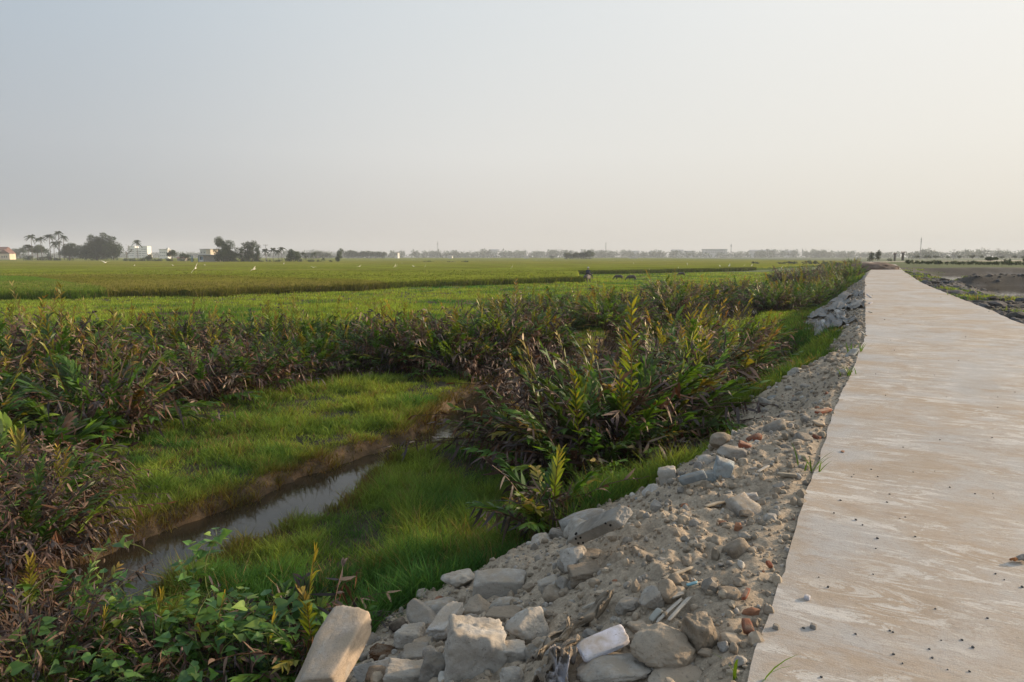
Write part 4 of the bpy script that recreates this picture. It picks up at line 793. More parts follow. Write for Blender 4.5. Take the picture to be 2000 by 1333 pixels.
def vine(x, y, seed, nstem, spread, h, label, leafs=.075, lean=None):
    r = np.random.RandomState(seed); z = float(H(x, y)); e = empty('creeping_vine', (x, y, z)); tag(e, label, 'vine', 'creeping vines at the lower left'); A = Acc(); B_ = Acc()
    for i in range(nstem):
        a = r.uniform(0, 6.28) if lean is None else lean+r.normal(0, .5); L = spread*r.uniform(.5, 1.2); t = np.linspace(0, 1, 12); hh = h*r.uniform(.5, 1.15)
        b0 = r.normal(0, .12, 2); p = np.stack([b0[0]+np.cos(a)*L*t+.05*np.sin(t*7+i), b0[1]+np.sin(a)*L*t+.05*np.cos(t*6+i), hh*np.sin(t*r.uniform(1.4, 2.6))**.8+.03], 1)
        A.tube(p, np.linspace(.006, .003, 12), (.16, .2, .06), 4, False); k = r.randint(9, 15); ti = np.sort(r.uniform(.1, 1, k)); Pn = np.stack([np.interp(ti, t, p[:, j]) for j in range(3)], 1)
        az = r.uniform(0, 6.28, k); D = nrm(np.stack([np.cos(az), np.sin(az), r.uniform(-.35, .45, k)], 1)); st = r.uniform(.03, .09, k)
        for q_, d_, s_ in zip(Pn, D, st): A.tube([q_, q_+d_*s_*.6+np.array([0, 0, s_*.4]), q_+d_*s_+np.array([0, 0, s_*.5])], .002, (.16, .2, .06), 3, False)
        c = 1.3*np.array([(.07, .15, .04), (.10, .20, .05), (.05, .12, .04), (.16, .24, .05)])[r.randint(0, 4, k)]*r.uniform(.75, 1.2, (k, 1))
        heart_leaves(B_, Pn+D*st[:, None]+np.array([0, 0, 1.])*st[:, None]*.5, D, leafs*r.uniform(.6, 1.35, k), c, r)
    link('stems', A.mesh('stems'), M['leaf'], e); link('leaves', B_.mesh('leaves'), M['leaf'], e)
def at(px, y): # ground point at depth y under the pixel column
    return (px-1000)/FPX*y*1.005, y
vl = [(60, 4.9, 'at the far left of the bottom edge'), (150, 5.1, 'second from the left along the bottom edge'), (230, 4.7, 'third from the left along the bottom edge'), (310, 5.2, 'below the dark water, trailing over dead fronds'), (380, 4.8, 'at the middle of the lower left foreground'), (440, 5.2, 'left of the blackened fern leaves'), (500, 4.7, 'in front of the blackened fern leaves'), (560, 4.9, 'touching the long concrete beam')]
for i, (px, y, lb) in enumerate(vl):
    x, y = at(px, y); vine(x, y, 500+i, 7, .42, .36+.08*math.sin(i*2), 'vine with heart shaped leaves '+lb, .085)
x, y = at(352, 5.5); vine(x, y, 520, 3, .35, .75, 'taller vine shoot reaching up in front of the creek', .08, 2.3)
x, y = at(40, 5.8); vine(x, y, 521, 3, .8, 1.1, 'long green vine shoot arching from the brown tangle at the left edge', .1, .8)
for px, y, k_, s_, lb, hs in [(535, 5.25, 'scorched', .62, 'blackened fern with a few yellow green leaves beside the long concrete beam', 1.15), (590, 4.7, 'young', .75, 'yellow green fern in the bottom foreground against the long concrete beam', 1), (110, 4.9, 'scorched', .45, 'half dead fern with pale curled leaves at the bottom left', 1.1), (225, 4.9, 'scorched', .5, 'half dead fern with yellow blades in front of the dark water', 1.1),
      (320, 4.8, 'brown', .45, 'small brown fern among the vines at the bottom', 1), (440, 4.6, 'scorched', .55, 'dark fern among the vines, left of the blackened one', 1.1), (30, 4.9, 'brown', .55, 'brown fern in the bottom left corner', 1.1), (-10, 6.1, 'scorched', .65, 'curled brown fern hanging at the left edge above the dark water', 1.1), (375, 5.0, 'young', .5, 'small yellowish fern amid the vines in the lower left', 1.1)]:
    x, y = at(px, y); put_fern(x, y, k_, s_, lb, 'ferns of the foreground', hs, z=float(H(x, y)))
# tall blade grasses beside the road corner
def blades(name, px, py, n, h, w, label, sp=.06, seed=1):
    p = G(px, py, 0); r = np.random.RandomState(seed); a = r.uniform(0, 6.28, n); D = nrm(np.stack([np.cos(a)*.3, np.sin(a)*.3, np.ones(n)], 1)); S = np.stack([np.sin(a), -np.cos(a), 0*a], 1)
    Pb = np.stack([r.normal(0, sp, n), r.normal(0, sp, n), np.zeros(n)-.02], 1); B_ = np.stack([np.cos(a)*.35, np.sin(a)*.35, -.2+0*a], 1); c = np.tile([.13, .24, .03], (n, 1))*r.uniform(.7, 1.2, (n, 1)); ac = Acc()
    ac.add(*strips(Pb, D, h*r.uniform(.6, 1.1, n), w, S, B_, [.6, 1, .9, .5, .05], c*.8, c)); o = link(name, ac.mesh(name), M['grass'], None, p); tag(o, label, 'grass tuft'); return o
blades('grass_stalk', 1442, 1325, 2, .34, .014, 'single tall green grass blade standing at the road corner bottom', .01, 3)
blades('grass_stalk', 1478, 1330, 2, .24, .012, 'low arching grass blade leaning over the road edge at the bottom', .01, 8)
blades('grass_tuft', 1586, 922, 10, .24, .012, 'thin grass tuft growing from the crack beside the road above the second heap', .05, 4)
blades('grass_tuft', 1672, 690, 16, .3, .018, 'grass tuft at the road edge beside the blue grey panel', .07, 5); blades('grass_tuft', 1655, 735, 14, .25, .014, 'grass tuft at the road edge below the blue grey panel', .07, 6)
# ------------------------------------------------------------------ dirt mound on the far road
def heap(px, py, lw, ht, lab, nm='dirt_mound', mt='ground', col=(.16, .11, .08), yd=1.4):
    x, y = P(px, py, 0); V, F = ICO[5]; V = V[:, :]*1.0; n = fbm(V[:, 0]*2+px, V[:, 1]*2, V[:, 2]*2, s=5, o=5); V = V*np.array([lw, lw*yd, ht])*(1+.28*n)[:, None]; V[:, 2] -= .1
    o = link(nm, mk_mesh(nm, V, F, None, True), mat_plain('dirt_'+str(px), col, .95, .4, 1.5, .8, 0, .15), None, (x, y, 0)); tag(o, lab, 'mound'); return o
heap(1702, 526, 2.9, 1.0, 'brown dirt mound spilling onto the left side of the far road')
# ------------------------------------------------------------------ trees
TG = [(.03, .06, .022), (.045, .08, .026), (.025, .045, .02), (.06, .09, .03)]
def crown(acc, blobs, n, q, r, tint=1.0):
    for (cx_, cy_, cz_, rx, ry, rz_) in blobs:
        k = max(6, int(n*rx*rz_)); d_ = nrm(r.normal(0, 1, (k, 3))); rad = r.uniform(.3, 1.25, (k, 1))**.7; Pc = np.array([cx_, cy_, cz_])+d_*rad*np.array([rx, ry, rz_])
        D = nrm(r.normal(0, 1, (k, 3))+d_*.5); S = nrm(np.cross(D, r.normal(0, 1, (k, 3)))); c = np.array(TG)[r.randint(0, 4, k)]*r.uniform(.6, 1.3, (k, 1))*tint
        acc.add(*strips(Pc, D, q*r.uniform(.6, 1.4, k), q*.6, S, r.normal(0, .15, (k, 3)), [.5, 1, .3], c, c))
def tree(px, ptop, pbase, wpx, label, dist, kind='round', name='tree', seed=0, group='trees along the far edge of the plain', tint=1.0, lean=0, dens=1.0):
    r = np.random.RandomState(int(seed+px)); s = dist/FPX; h = (pbase-ptop)*s; w = wpx*s/2; x = (px-1000)*s; zb = CAMZ-(pbase-501)*s
    e = empty(name, (x, dist, zb)); tag(e, label, 'tree', group); A = Acc(); C_ = Acc(); cs = .45*s/.32*1.1
    if kind == 'palm':
        t = np.linspace(0, 1, 8); tp = np.stack([lean*h*t**2, 0*t, h*.90*t], 1); A.tube(tp, np.linspace(.028*h**.6*1.4, .016*h**.6*1.4, 8), (.16, .14, .11), 6)
        top = tp[-1]; nf = 20
        for i in range(nf):
            a = i*2*math.pi/nf+r.uniform(-.2, .2); e0 = r.uniform(-.9, 1.35); L = w*r.uniform(.85, 1.2)*1.2; out = np.array([math.cos(a), math.sin(a), 0]); D0 = out*math.cos(e0)+np.array([0, 0, math.sin(e0)]); Bd = out*.1-np.array([0, 0, .65])
            tl = np.linspace(.1, 1, 14); Pb = top+L*(D0*tl[:, None]+Bd*(tl**2)[:, None]); T = nrm(D0+2*Bd*tl[:, None]); sd = np.array([-math.sin(a), math.cos(a), 0])
            C_.tube(top+L*(D0*np.linspace(0, 1, 5)[:, None]+Bd*(np.linspace(0, 1, 5)**2)[:, None]), .03*s/.32, (.07, .09, .03), 3, False)
            for sg in (1, -1):
                ld = nrm(T*.5+sd*sg*.7+np.array([0, 0, -.55])+r.normal(0, .08, (14, 3))); c = np.tile(np.array(TG[r.randint(4)])*r.uniform(.8, 1.2), (14, 1)); C_.add(*strips(Pb, ld, L*.30*(1.1-.6*tl), L*.075, nrm(np.cross(ld, sd+T*.3)), np.tile([0, 0, -.15], (14, 1)), [.6, 1, .1], c, c))
    elif kind == 'bare':
        def br(p, d_, L, rd, lv):
            q_ = p+d_*L; A.tube([p, (p+q_)/2+r.normal(0, .04*L, 3), q_], [rd, rd*.85, rd*.7], (.14, .12, .10), 4, False)
            if lv: 
                for _ in range(3): br(p+d_*L*r.uniform(.55, 1), nrm(d_+r.normal(0, .55, 3)+np.array([0, 0, .2])), L*.62, rd*.6, lv-1)
        br(np.zeros(3), np.array([0, 0, 1.]), h*.42, .02*h, 4); crown(C_, [(0, 0, h*.7, w*.8, w*.8, h*.25)], 1.2, .3*s/.32, r, 1.6)
    else:
        A.tube([(0, 0, 0), (.02*h+lean*h*.3, 0, h*.35), (lean*h*.8, 0, h*.75)], [.035*h, .026*h, .01*h], (.12, .10, .08), 6)
        nb = {'round': 17, 'tall': 15, 'bamboo': 14, 'bush': 10, 'spread': 15}[kind]; bl = []
        for i in range(nb):
            a = r.uniform(0, 6.28); rr2 = w*.72*math.sqrt(r.rand()); zz = h*(r.uniform(.35, .85) if kind != 'bush' else r.uniform(.15, .75)); k_ = .35+.35*math.sin(math.pi*min(1, zz/h)) if kind != 'bush' else .5
            if kind == 'tall': zz = h*(.22+.72*i/nb); rr2 *= .75
            if kind == 'spread': zz = h*r.uniform(.55, .85)
            k_ *= .68; bl.append((math.cos(a)*rr2*1.2+lean*zz, math.sin(a)*rr2, zz, w*k_*r.uniform(.6, 1.2), w*k_*.8, min(h*.16, w*k_)*r.uniform(.6, 1.2)))
        if kind == 'bamboo':
            bl = [(u_*w*.8, r.uniform(-.2, .2)*w, h*r.uniform(.2, .42), w*.3, w*.25, h*.22) for u_ in np.linspace(-1, 1, 9)]+[(u_*w*.7, 0, h*.5, w*.28, w*.2, h*.18) for u_ in (-.4, 0, .45, .8)]
            for u_, hh in ((-.35, .93), (-.1, .86), (.22, 1.0), (.42, .9), (.65, .86), (.05, .8)):
                t = np.linspace(0, 1, 7); cu = np.stack([u_*w*(.5+.5*t)+.12*w*t**3, 0*t, h*hh*(t-.08*t**4)], 1); A.tube(cu, np.linspace(.12, .03, 7), (.12, .14, .05), 4, False)
                for q_ in cu[3:]: bl.append((q_[0], q_[1], q_[2], w*.13, w*.12, h*.075))
        bot = max(0, min(b[2] for b in bl)-h*.12)
        crown(C_, bl, 75*dens/(s/.32)**2*1.0, .5*s/.32, r, tint)
        if kind in ('round', 'bush', 'bamboo', 'tall'): crown(C_, [(lean*h*.3, 0, h*.18, w*.75, w*.6, h*.17)], 30/(s/.32)**2, .6*s/.32, r, tint*.9)
    link('trunk' if kind != 'bamboo' else 'culms', A.mesh('trunk'), M['bark'], e)
    if C_.V: link('crown', C_.mesh('crown'), M['tree'], e)
    return e
D1 = 440
TR = [(70, 458, 508, 17, 'palm with drooping head, leftmost tall one of the left grove', 'palm', .02), (64, 478, 508, 14, 'shorter palm just below the leftmost tall palm', 'palm', 0), (89, 462, 508, 15, 'second tall palm from the left in the left grove', 'palm', -.02), (106, 457, 509, 17, 'straight pale trunked palm standing free in the left grove', 'palm', 0),
 (124, 449, 508, 14, 'tallest palm of the left grove', 'palm', .0), (132, 458, 508, 13, 'slim palm right beside the tallest one', 'palm', .02), (113, 472, 508, 13, 'short palm between the free standing palm and the tallest', 'palm', .03), (122, 471, 508, 13, 'short palm under the tallest palm', 'palm', .02),
 (275, 469, 507, 14, 'lone slender palm beside the bare tree', 'palm', -.02)]
for px, a, b_, w, lb, kd, ln in TR: tree(px, a, b_, w, lb, D1, kd, 'palm_tree', lean=ln, group='palms on the left horizon')
tree(253, 472, 508, 16, 'bare leafless tree between the bamboo clump and the lone palm', D1, 'bare', 'bare_tree')
tree(80, 478, 509, 40, 'loose spreading tree under the leftmost palms', D1+6, 'spread', seed=2, tint=1.15); tree(46, 485, 507, 26, 'hazy dark tree next to the red roofed house', 620, 'round', seed=3); tree(22, 489, 507, 26, 'hazy tree in front of the red roofed house', 600, 'bush', seed=4)
tree(142, 472, 509, 34, 'round dark tree left of the bamboo clump', D1, 'round', seed=5, tint=.9); tree(196, 456, 509, 86, 'big bamboo clump with feathery plumes', D1, 'bamboo', 'bamboo_clump', seed=6, tint=1.1, dens=1.5); tree(228, 481, 509, 24, 'rounded tree at the right end of the bamboo clump', D1-3, 'round', seed=7, tint=.85)
tree(103, 492, 509, 14, 'small tree at the foot of the free standing palm', D1, 'bush', seed=8); tree(62, 499, 509, 22, 'low bush at the left end of the grove', D1-5, 'bush', 'bush', seed=9)
tree(90, 501, 509, 24, 'low bush under the second palm', D1-5, 'bush', 'bush', seed=19); tree(118, 502, 509, 22, 'low bush beneath the tallest palm', D1-5, 'bush', 'bush', seed=29)
for i, (px, w) in enumerate([(253, 16), (268, 18), (284, 18), (300, 16), (316, 14), (334, 16), (362, 18), (376, 14)]): tree(px, 505-(i % 3)*1.6, 513, w, f'{ORD[i]} low hedge bush from the left, along the bund between bare tree and hut', 380, 'bush', 'bush', seed=40+i, group='hedge bushes on the bund')
tree(341, 488, 511, 17, 'small crooked tree in front of the white block building', 380, 'spread', seed=50); tree(296, 496, 511, 12, 'small pale green tree right of the hotel', 390, 'round', seed=51); tree(366, 495, 512, 18, 'ragged banana like bush left of the hut porch', 370, 'spread', 'bush', seed=52)
tree(441, 467, 515, 38, 'tall tree right beside the hut', 345, 'tall', seed=60, dens=1.3); tree(455, 482, 515, 30, 'lower spreading part tree behind the tall tree by the hut', 352, 'round', seed=61); tree(463, 493, 515, 22, 'green bush between the hut tree and the three leafy trees', 346, 'bush', 'bush', seed=62)
tree(483, 471, 515, 20, 'left one of the three leafy trees right of the hut', 350, 'tall', seed=63); tree(497, 472, 515, 24, 'middle one of the three leafy trees right of the hut', 352, 'tall', seed=64); tree(507, 479, 515, 17, 'right one of the three leafy trees right of the hut', 348, 'tall', seed=65); tree(476, 482, 515, 14, 'slim tree left of the three leafy trees', 347, 'tall', seed=66)
for px, a, b_, w, lb in [(523, 487, 514, 14, 'areca palm beside the thin pole'), (537, 485, 512, 15, 'bushy areca palm right of the thin pole'), (547, 489, 512, 11, 'small areca palm between two taller ones'), (554, 483, 511, 13, 'slender areca palm with a pointed crown'), (595, 494, 511, 9, 'small palm left of the row of little palms'), (601, 501, 511, 8, 'little palm near the right end of the grove'), (615, 494, 511, 11, 'wide headed small palm at the right end of the grove'), (634, 505, 513, 7, 'tiny palm seedling at the edge of the rice')]:
    tree(px, a, b_, w, lb, 345, 'palm', 'palm_tree', group='small palms right of the hut')
tree(576, 488, 514, 28, 'round dense tree in the right part of the grove', 350, 'round', seed=70, dens=1.2); tree(565, 503, 514, 14, 'low bush beside the round dense tree', 346, 'bush', 'bush', seed=71); tree(588, 497, 514, 12, 'low tree right of the round dense tree', 347, 'bush', seed=72)
tree(648, 507.5, 513, 8, 'dark round bush at the right end of the grove', 340, 'bush', 'bush', seed=73, tint=.7); tree(660, 486, 514, 13, 'leaning leafy column tree standing alone', 340, 'tall', seed=74, lean=.35, dens=1.6)
for i, (px, w) in enumerate([(470, 16), (490, 18), (512, 18), (530, 16), (548, 18), (610, 16), (626, 12)]): tree(px, 506.5, 514.5, w, f'{ORD[i]} low bush from the left under the grove right of the hut', 343, 'bush', 'bush', seed=80+i, group='undergrowth bushes of the grove')
tree(1078, 499, 507, 10, 'single hazy bush left of the dark tree clump', 760, 'bush', 'bush', seed=90, group='hazy trees before the far woods')
for i, (px, tp, w) in enumerate([(1106, 494, 14), (1117, 496, 14), (1128, 492, 16), (1139, 493, 16), (1150, 489.5, 18)]): tree(px, tp, 507.5, w, f'{ORD[i]} tree from the left in the dark clump on the horizon above the rider', 640, 'round', seed=91+i, group='dark clump of trees above the rider')
for i, (px, tp) in enumerate([(606, 494), (622, 492), (640, 495)]): tree(px, tp, 506, 24, f'{ORD[i]} hazy blue tree from the left beyond the small palms', 800, 'round', seed=100+i, group='hazy trees before the far woods')
for i, (px, tp) in enumerate([(683, 490), (693, 489), (706, 492), (720, 490), (735, 491), (748, 492)]): tree(px, tp, 505.5, 20, f'{ORD[i]} hazy tree from the left in the block right of the leaning tree', 860, 'round', seed=110+i, group='hazy trees before the far woods')
tree(1694, 493, 511, 13, 'left of two windblown small trees where the road bends', 235, 'tall', seed=120, lean=.3, group='small trees where the road bends'); tree(1709, 490, 509, 12, 'right of two windblown small trees where the road bends', 240, 'tall', seed=121, lean=.15, group='small trees where the road bends'); tree(1733, 504, 511, 10, 'small bush left of the two columns', 300, 'bush', 'bush', seed=122)
tree(1929, 502, 514, 20, 'ragged dark bush on the mud flat at the right', 150, 'spread', 'bush', seed=123, dens=2); tree(1998, 500, 514, 16, 'dark bush at the right edge of the picture', 150, 'bush', 'bush', seed=124, dens=2); tree(1961, 505, 514, 14, 'low bush between the ragged one and the right edge', 155, 'bush', 'bush', seed=125, dens=2)
rr3 = np.random.RandomState(5)
for i, px in enumerate([1785, 1806, 1822, 1845, 1868, 1892, 1912, 1950, 1975, 1992]): tree(px, 500+rr3.uniform(-1.5, 1.5), 507, rr3.uniform(6, 11), f'{ORD[i]} small hazy tree from the left on the plain right of the columns', 420, 'spread', seed=130+i, group='small hazy trees on the right plain')
# bushes in the middle distance
for i, (px, a, b_, w, dist) in enumerate([(838, 509.5, 513.5, 26, 330), (908, 509.5, 513.5, 20, 325), (880, 511, 513.5, 26, 327), (1474, 510.5, 516, 16, 250), (1546, 510.5, 516, 22, 240), (1572, 508.5, 516, 20, 235), (1590, 509, 516, 16, 235), (1610, 509.5, 517, 20, 225), (1596, 516, 521, 13, 180), (1630, 508.5, 518, 24, 215), (1655, 508, 519, 24, 205), (1524, 512, 516, 14, 245)]):
    tree(px, a, b_, w, f'{ORD[i]} from left of the dark bushes on the bunds, left of the road end', dist, 'bush', 'bush', seed=150+i, group='dark bushes on the field bunds', dens=1.3, tint=.9)
r5 = np.random.RandomState(9)
for i in range(20):
    px = 1770+i*12.5; tree(px, r5.uniform(507, 511), 515.5+.01*(px-1770), r5.uniform(12, 20), f'{ORD[i]} low bush from the left in the green strip right of the road end', 125, 'bush', 'bush', seed=170+i, group='low bushes beyond the mud ponds', dens=1.6, tint=1.1)
# far woods: nobody could count them
a = Acc(); r = np.random.RandomState(11)
for k_ in range(760):
    px = r.uniform(-260, 2260); dist = r.uniform(1400, 1800) if px < 1760 else r.uniform(900, 1300)
    s = dist/FPX; hp = (12.2+4*fbm(np.array([px*.012]), np.array([3.]), s=3)[0]+r.uniform(-1.5, 2.2)); hp = hp if px < 1760 else hp*1.05+3.5*max(0, fbm(np.array([px*.02]), np.array([9.]), s=8)[0])*2
    if px < 560: hp *= .8
    h = hp*s; w = r.uniform(5, 10)*s*1.2; x = (px-1000)*s; zb = -1.8
    for _ in range(3): 
        cx_ = x+r.uniform(-.6, .6)*w; zz = zb+h*r.uniform(.4, .8); crown(a, [(cx_, dist+r.uniform(-6, 6), zz, w*.5, w*.4, h*.25)], 2.0*(.75/s)**2, 1.9*s/.75, r, .9)
    crown(a, [(x, dist, zb+h*.25, w*.9, w*.5, h*.3)], 1.6*(.75/s)**2, 2.3*s/.75, r, .85)
tag(link('far_woods', a.mesh('far_woods'), M['tree']), 'continuous hazy belt of woods along the whole horizon', 'woods', kind='stuff')
# ------------------------------------------------------------------ buildings
M['cream'] = mat_plain('cream_render', (.62, .52, .40), .85, .1, .4); M['wwall'] = mat_plain('white_render', (.74, .73, .70), .8, .08, .4); M['roofr'] = mat_plain('red_tile_roof', (.17, .085, .065), .85, .25, 2)
M['glass'] = mat_plain('dark_window', (.05, .06, .07), .2, .2, 1); M['block'] = mat_plain('grey_block_wall', (.36, .33, .29), .9, .25, 1.2, .4); M['bluep'] = mat_plain('blue_paint', (.10, .22, .32), .6, .2, 2); M['sheetroof'] = mat_plain('grey_sheet_roof', (.30, .31, .33), .6, .15, 1)
M['steel'] = mat_plain('grey_steel', (.22, .22, .23), .6, .2, .5); M['hazewall'] = mat_plain('pale_wall', (.55, .54, .52), .85, .1, .2)
class Bld:
    def __init__(s, name, px, pbase, dist, label, cat, rz=0, group=None):
        s.s = dist/FPX; s.e = empty(name, ((px-1000)*s.s, dist, CAMZ-(pbase-501)*s.s), rz); tag(s.e, label, cat, group)
    def box(s, nm, c, d, mat, parent=None, rot=None):
        a = Acc(); a.box((0, 0, 0), d, rot=rot); return link(nm, a.mesh(nm), M[mat], parent or s.e, c)
def windows(b, wall, xs, zs, y, w, h):
    for x in xs:
        for z in zs: b.box('window', (x, y, z), (w, .12, h), 'glass')
# red roofed house, left edge
b = Bld('red_roofed_house', 10, 508, 560, 'cream house with red brown tiled roofs at the left edge of the horizon', 'house', .15); u = b.s
b.box('wall', (0, 0, 9*u), (28*u, 10, 18*u), 'cream'); b.box('wing_wall', (15*u, -3, 6*u), (18*u, 9, 12*u), 'cream')
def gable(b, nm, c, L, D_, hgt, mat, ov=.6):
    a = Acc(); x, y = L/2+ov, D_/2+ov; V = np.array([(-x, -y, 0), (x, -y, 0), (x, y, 0), (-x, y, 0), (-x, 0, hgt), (x, 0, hgt)]); a.add(V, [np.array([(0, 1, 5, 4), (3, 4, 5, 2), (0, 3, 2, 1)]), np.array([(0, 4, 3), (1, 2, 5)])]); return link(nm, a.mesh(nm), M[mat], b.e, c)
def gable_y(b, nm, c, L, D_, hgt, mat, ov=.5):
    o = gable(b, nm, c, D_, L, hgt, mat, ov); o.rotation_euler = (0, 0, math.pi/2); return o
gable(b, 'roof', (-2*u, 0, 18*u+.01), 30*u, 10, 7*u, 'roofr'); gable_y(b, 'wing_roof', (15*u, -3, 12*u+.01), 18*u, 9, 8*u, 'roofr'); gable_y(b, 'gable_wall', (15*u, -3.9, 12*u+.02), 15*u, 8, 6.6*u, 'cream', .05)
windows(b, 0, [-10*u, -5*u, 0], [12*u, 5*u], -5.06, 2.5*u, 3.4*u); windows(b, 0, [11*u, 15*u, 19*u], [6*u], -7.56, 1.6*u, 3*u)
# hotel
b = Bld('white_hotel', 279, 506, 1000, 'white multi storey hotel with two taller wings behind the bare tree', 'building', .1); u = b.s
for nm, x, w, h in (('left_wing', -11, 12, 23.5), ('middle_block', 0, 12, 21), ('right_wing', 12, 12, 23.5), ('porch_wing', 18.5, 2, 9)): b.box(nm, (x*u, (0 if 'middle' not in nm else 3), h*u/2), (w*u, 14, h*u), 'wwall')
for x in (-11, 12): b.box('roof_parapet', (x*u, 0, 24*u), (12.6*u, 14.6, .9*u), 'wwall')
windows(b, 0, [(-14.5+2.3*i)*u for i in range(4)]+[(8.4+2.3*i)*u for i in range(4)], [6*u, 10*u, 14*u, 18*u], -7.06, 1.1*u, 1.7*u); windows(b, 0, [(-3.6+2.4*i)*u for i in range(4)], [6*u, 10*u, 14*u], -4.06, 1.1*u, 1.7*u)
b = Bld('white_block_building', 328, 507, 760, 'plain white block building left of the crooked tree', 'building', .2); u = b.s
b.box('wall', (0, 0, 9.5*u), (15*u, 12, 19*u), 'wwall'); b.box('roof_slab', (0, 0, 19.4*u), (16*u, 13, .8*u), 'sheetroof'); b.box('stair_tower', (4*u, 2, 21*u), (4*u, 4, 2.6*u), 'wwall'); windows(b, 0, [-5*u, -1.5*u, 2*u, 5*u], [7*u, 13*u], -6.06, 1.3*u, 1.8*u)
# hut with blue porch
b = Bld('block_hut', 408, 514.5, 350, 'grey block hut with a flat roof and blue porch posts', 'hut', 0); u = b.s
b.box('wall', (6.5*u, 0, 7.7*u), (31*u, 7, 15.4*u), 'block'); b.box('porch_wall', (-4.7*u, -3.2, 7.5*u), (8.2*u, .9, 15*u), 'wwall')
b.box('roof', (-2*u, -.4, 16.3*u), (43*u, 9, 1.1*u), 'sheetroof', rot=(0, .03, 0)); 
for x in (-23, -20.5, -9.2): b.box('porch_post', (x*u, -3.9, 7.6*u), (1.1*u, .35, 15.2*u), 'bluep')
w_ = b.box('window', (-4*u, -3.7, 10*u), (5.6*u, .12, 6.5*u), 'bluep'); b.box('pane', (-1.2*u, -.08, 0), (2.2*u, .1, 5.4*u), 'glass', w_)
b = Bld('two_tone_house', 413, 506, 560, 'flat roofed house with grey and pinkish halves behind the block hut', 'house', -.35); u = b.s
b.box('front_wall', (-5*u, 0, 9*u), (15*u, 8, 18*u), 'hazewall'); b.box('side_wall', (8*u, 0, 9*u), (11*u, 8.6, 18*u), 'cream'); b.box('roof', (1*u, 0, 18.7*u), (28*u, 9.4, .9*u), 'sheetroof'); windows(b, 0, [-9*u, -2*u], [12*u], -4.06, 1.6*u, 2.6*u)
b = Bld('brown_shed', 361, 510, 420, 'small brown roofed shed left of the hut porch', 'shed'); u = b.s; b.box('wall', (0, 0, 2.6*u), (15*u, 4, 5.2*u), 'block'); gable(b, 'roof', (0, 0, 5.21*u), 16*u, 4, 2.6*u, 'roofr', .3)
# distant ones in the haze
for px, pb, tp, w, dist, lb, nf in [(1392, 505, 486.5, 46, 1180, 'long white building with window rows left of the middle mast', 2), (1344, 505, 490, 18, 1180, 'small pale building left of the long white one', 1), (1485, 505, 489.5, 48, 1230, 'long low grey roofed hall in the hazy woods', 0), (1536, 505, 490.5, 26, 1230, 'pale hall right of the long grey roofed one', 0), (778, 505, 494, 4.5, 860, 'narrow pale tower like building in the woods below the lattice mast', 2), (1236, 505, 491, 20, 1240, 'pale hall just right of the slender chimney', 0), (1274, 505, 492, 16, 1240, 'small hall in the haze right of the pale hall', 0), (1320, 505, 489, 22, 1240, 'domed roof hall above the woods between chimney and white building', 0), (965, 505, 488.5, 15, 1200, 'rounded pale hall roof above the woods right of the lattice mast', 0), (881, 505, 500, 7, 850, 'tiny white roofed shed in the woods below the lattice mast', 0), (1028, 505, 500.5, 9, 850, 'tiny white shed in the woods left of the dark clump', 0), (1236, 506, 502.5, 13, 845, 'low white roof in front of the woods right of the chimney', 0)]:
    dist = dist*1.4 if dist > 1100 else dist; b = Bld('distant_building', px, pb, dist, lb, 'building'); u = b.s; h = (pb-tp)*u; b.box('wall', (0, 0, h*.46), (w*u, 14, h*.92), 'hazewall')
    if nf: b.box('roof', (0, 0, h*.94), (w*u*1.03, 15, h*.06), 'sheetroof'); windows(b, 0, [(-w*.42+w*.84*(i+.5)/max(2, int(w/4)))*u for i in range(max(2, int(w/4)))], [h*.80, h*.62], -7.06, 1.5*u, 1.4*u)
    else: gable(b, 'roof', (0, 0, h*.921), w*u, 14, h*.14, 'sheetroof', .8)
# masts, chimney, poles
def mast(px, pb, tp, dist, label, nm='lattice_mast', w=1.6, solid=False):
    dist = dist*1.4 if dist > 1100 else dist; u = dist/FPX; h = (pb-tp)*u; e = empty(nm, ((px-1000)*u, dist, CAMZ-(pb-501)*u)); tag(e, label, 'mast'); A = Acc(); b0, b1 = w*u*.5, w*u*(.42 if solid else .16)
    if solid: A.tube([(0, 0, 0), (0, 0, h)], [b0*1.1, b1], k=12); link('shaft', A.mesh('shaft'), M['hazewall'], e); C_ = Acc(); C_.tube([(0, 0, h*.985), (0, 0, h*1.0)], [b1*1.15]*2, k=12); link('rim', C_.mesh('rim'), M['steel'], e); return
    for a in range(4):
        sx, sy = (1, 1, -1, -1)[a], (1, -1, -1, 1)[a]; A.tube([(sx*b0, sy*b0, 0), (sx*b1, sy*b1, h)], .11*u/.75, k=4)
    n = 12
    for i in range(n):
        f0, f1 = i/n, (i+1)/n; r0, r1 = b0+(b1-b0)*f0, b0+(b1-b0)*f1
        for s1 in (1, -1): A.tube([(-r0, s1*r0, h*f0), (r1, s1*r1, h*f1)], .07*u/.75, k=3); A.tube([(s1*r0, r0, h*f0), (s1*r1, -r1, h*f1)], .07*u/.75, k=3)
    link('lattice', A.mesh('lattice'), M['steel'], e); C_ = Acc()
    for zz in (.9, .82): 
        for a in (0, 2.1, 4.2): C_.box((math.cos(a)*b0, math.sin(a)*b0, h*zz), (.5*u, .5*u, 1.6*u))
    C_.tube([(0, 0, h), (0, 0, h*1.12)], .05*u/.75, k=3); link('antenna', C_.mesh('antenna'), M['steel'], e)
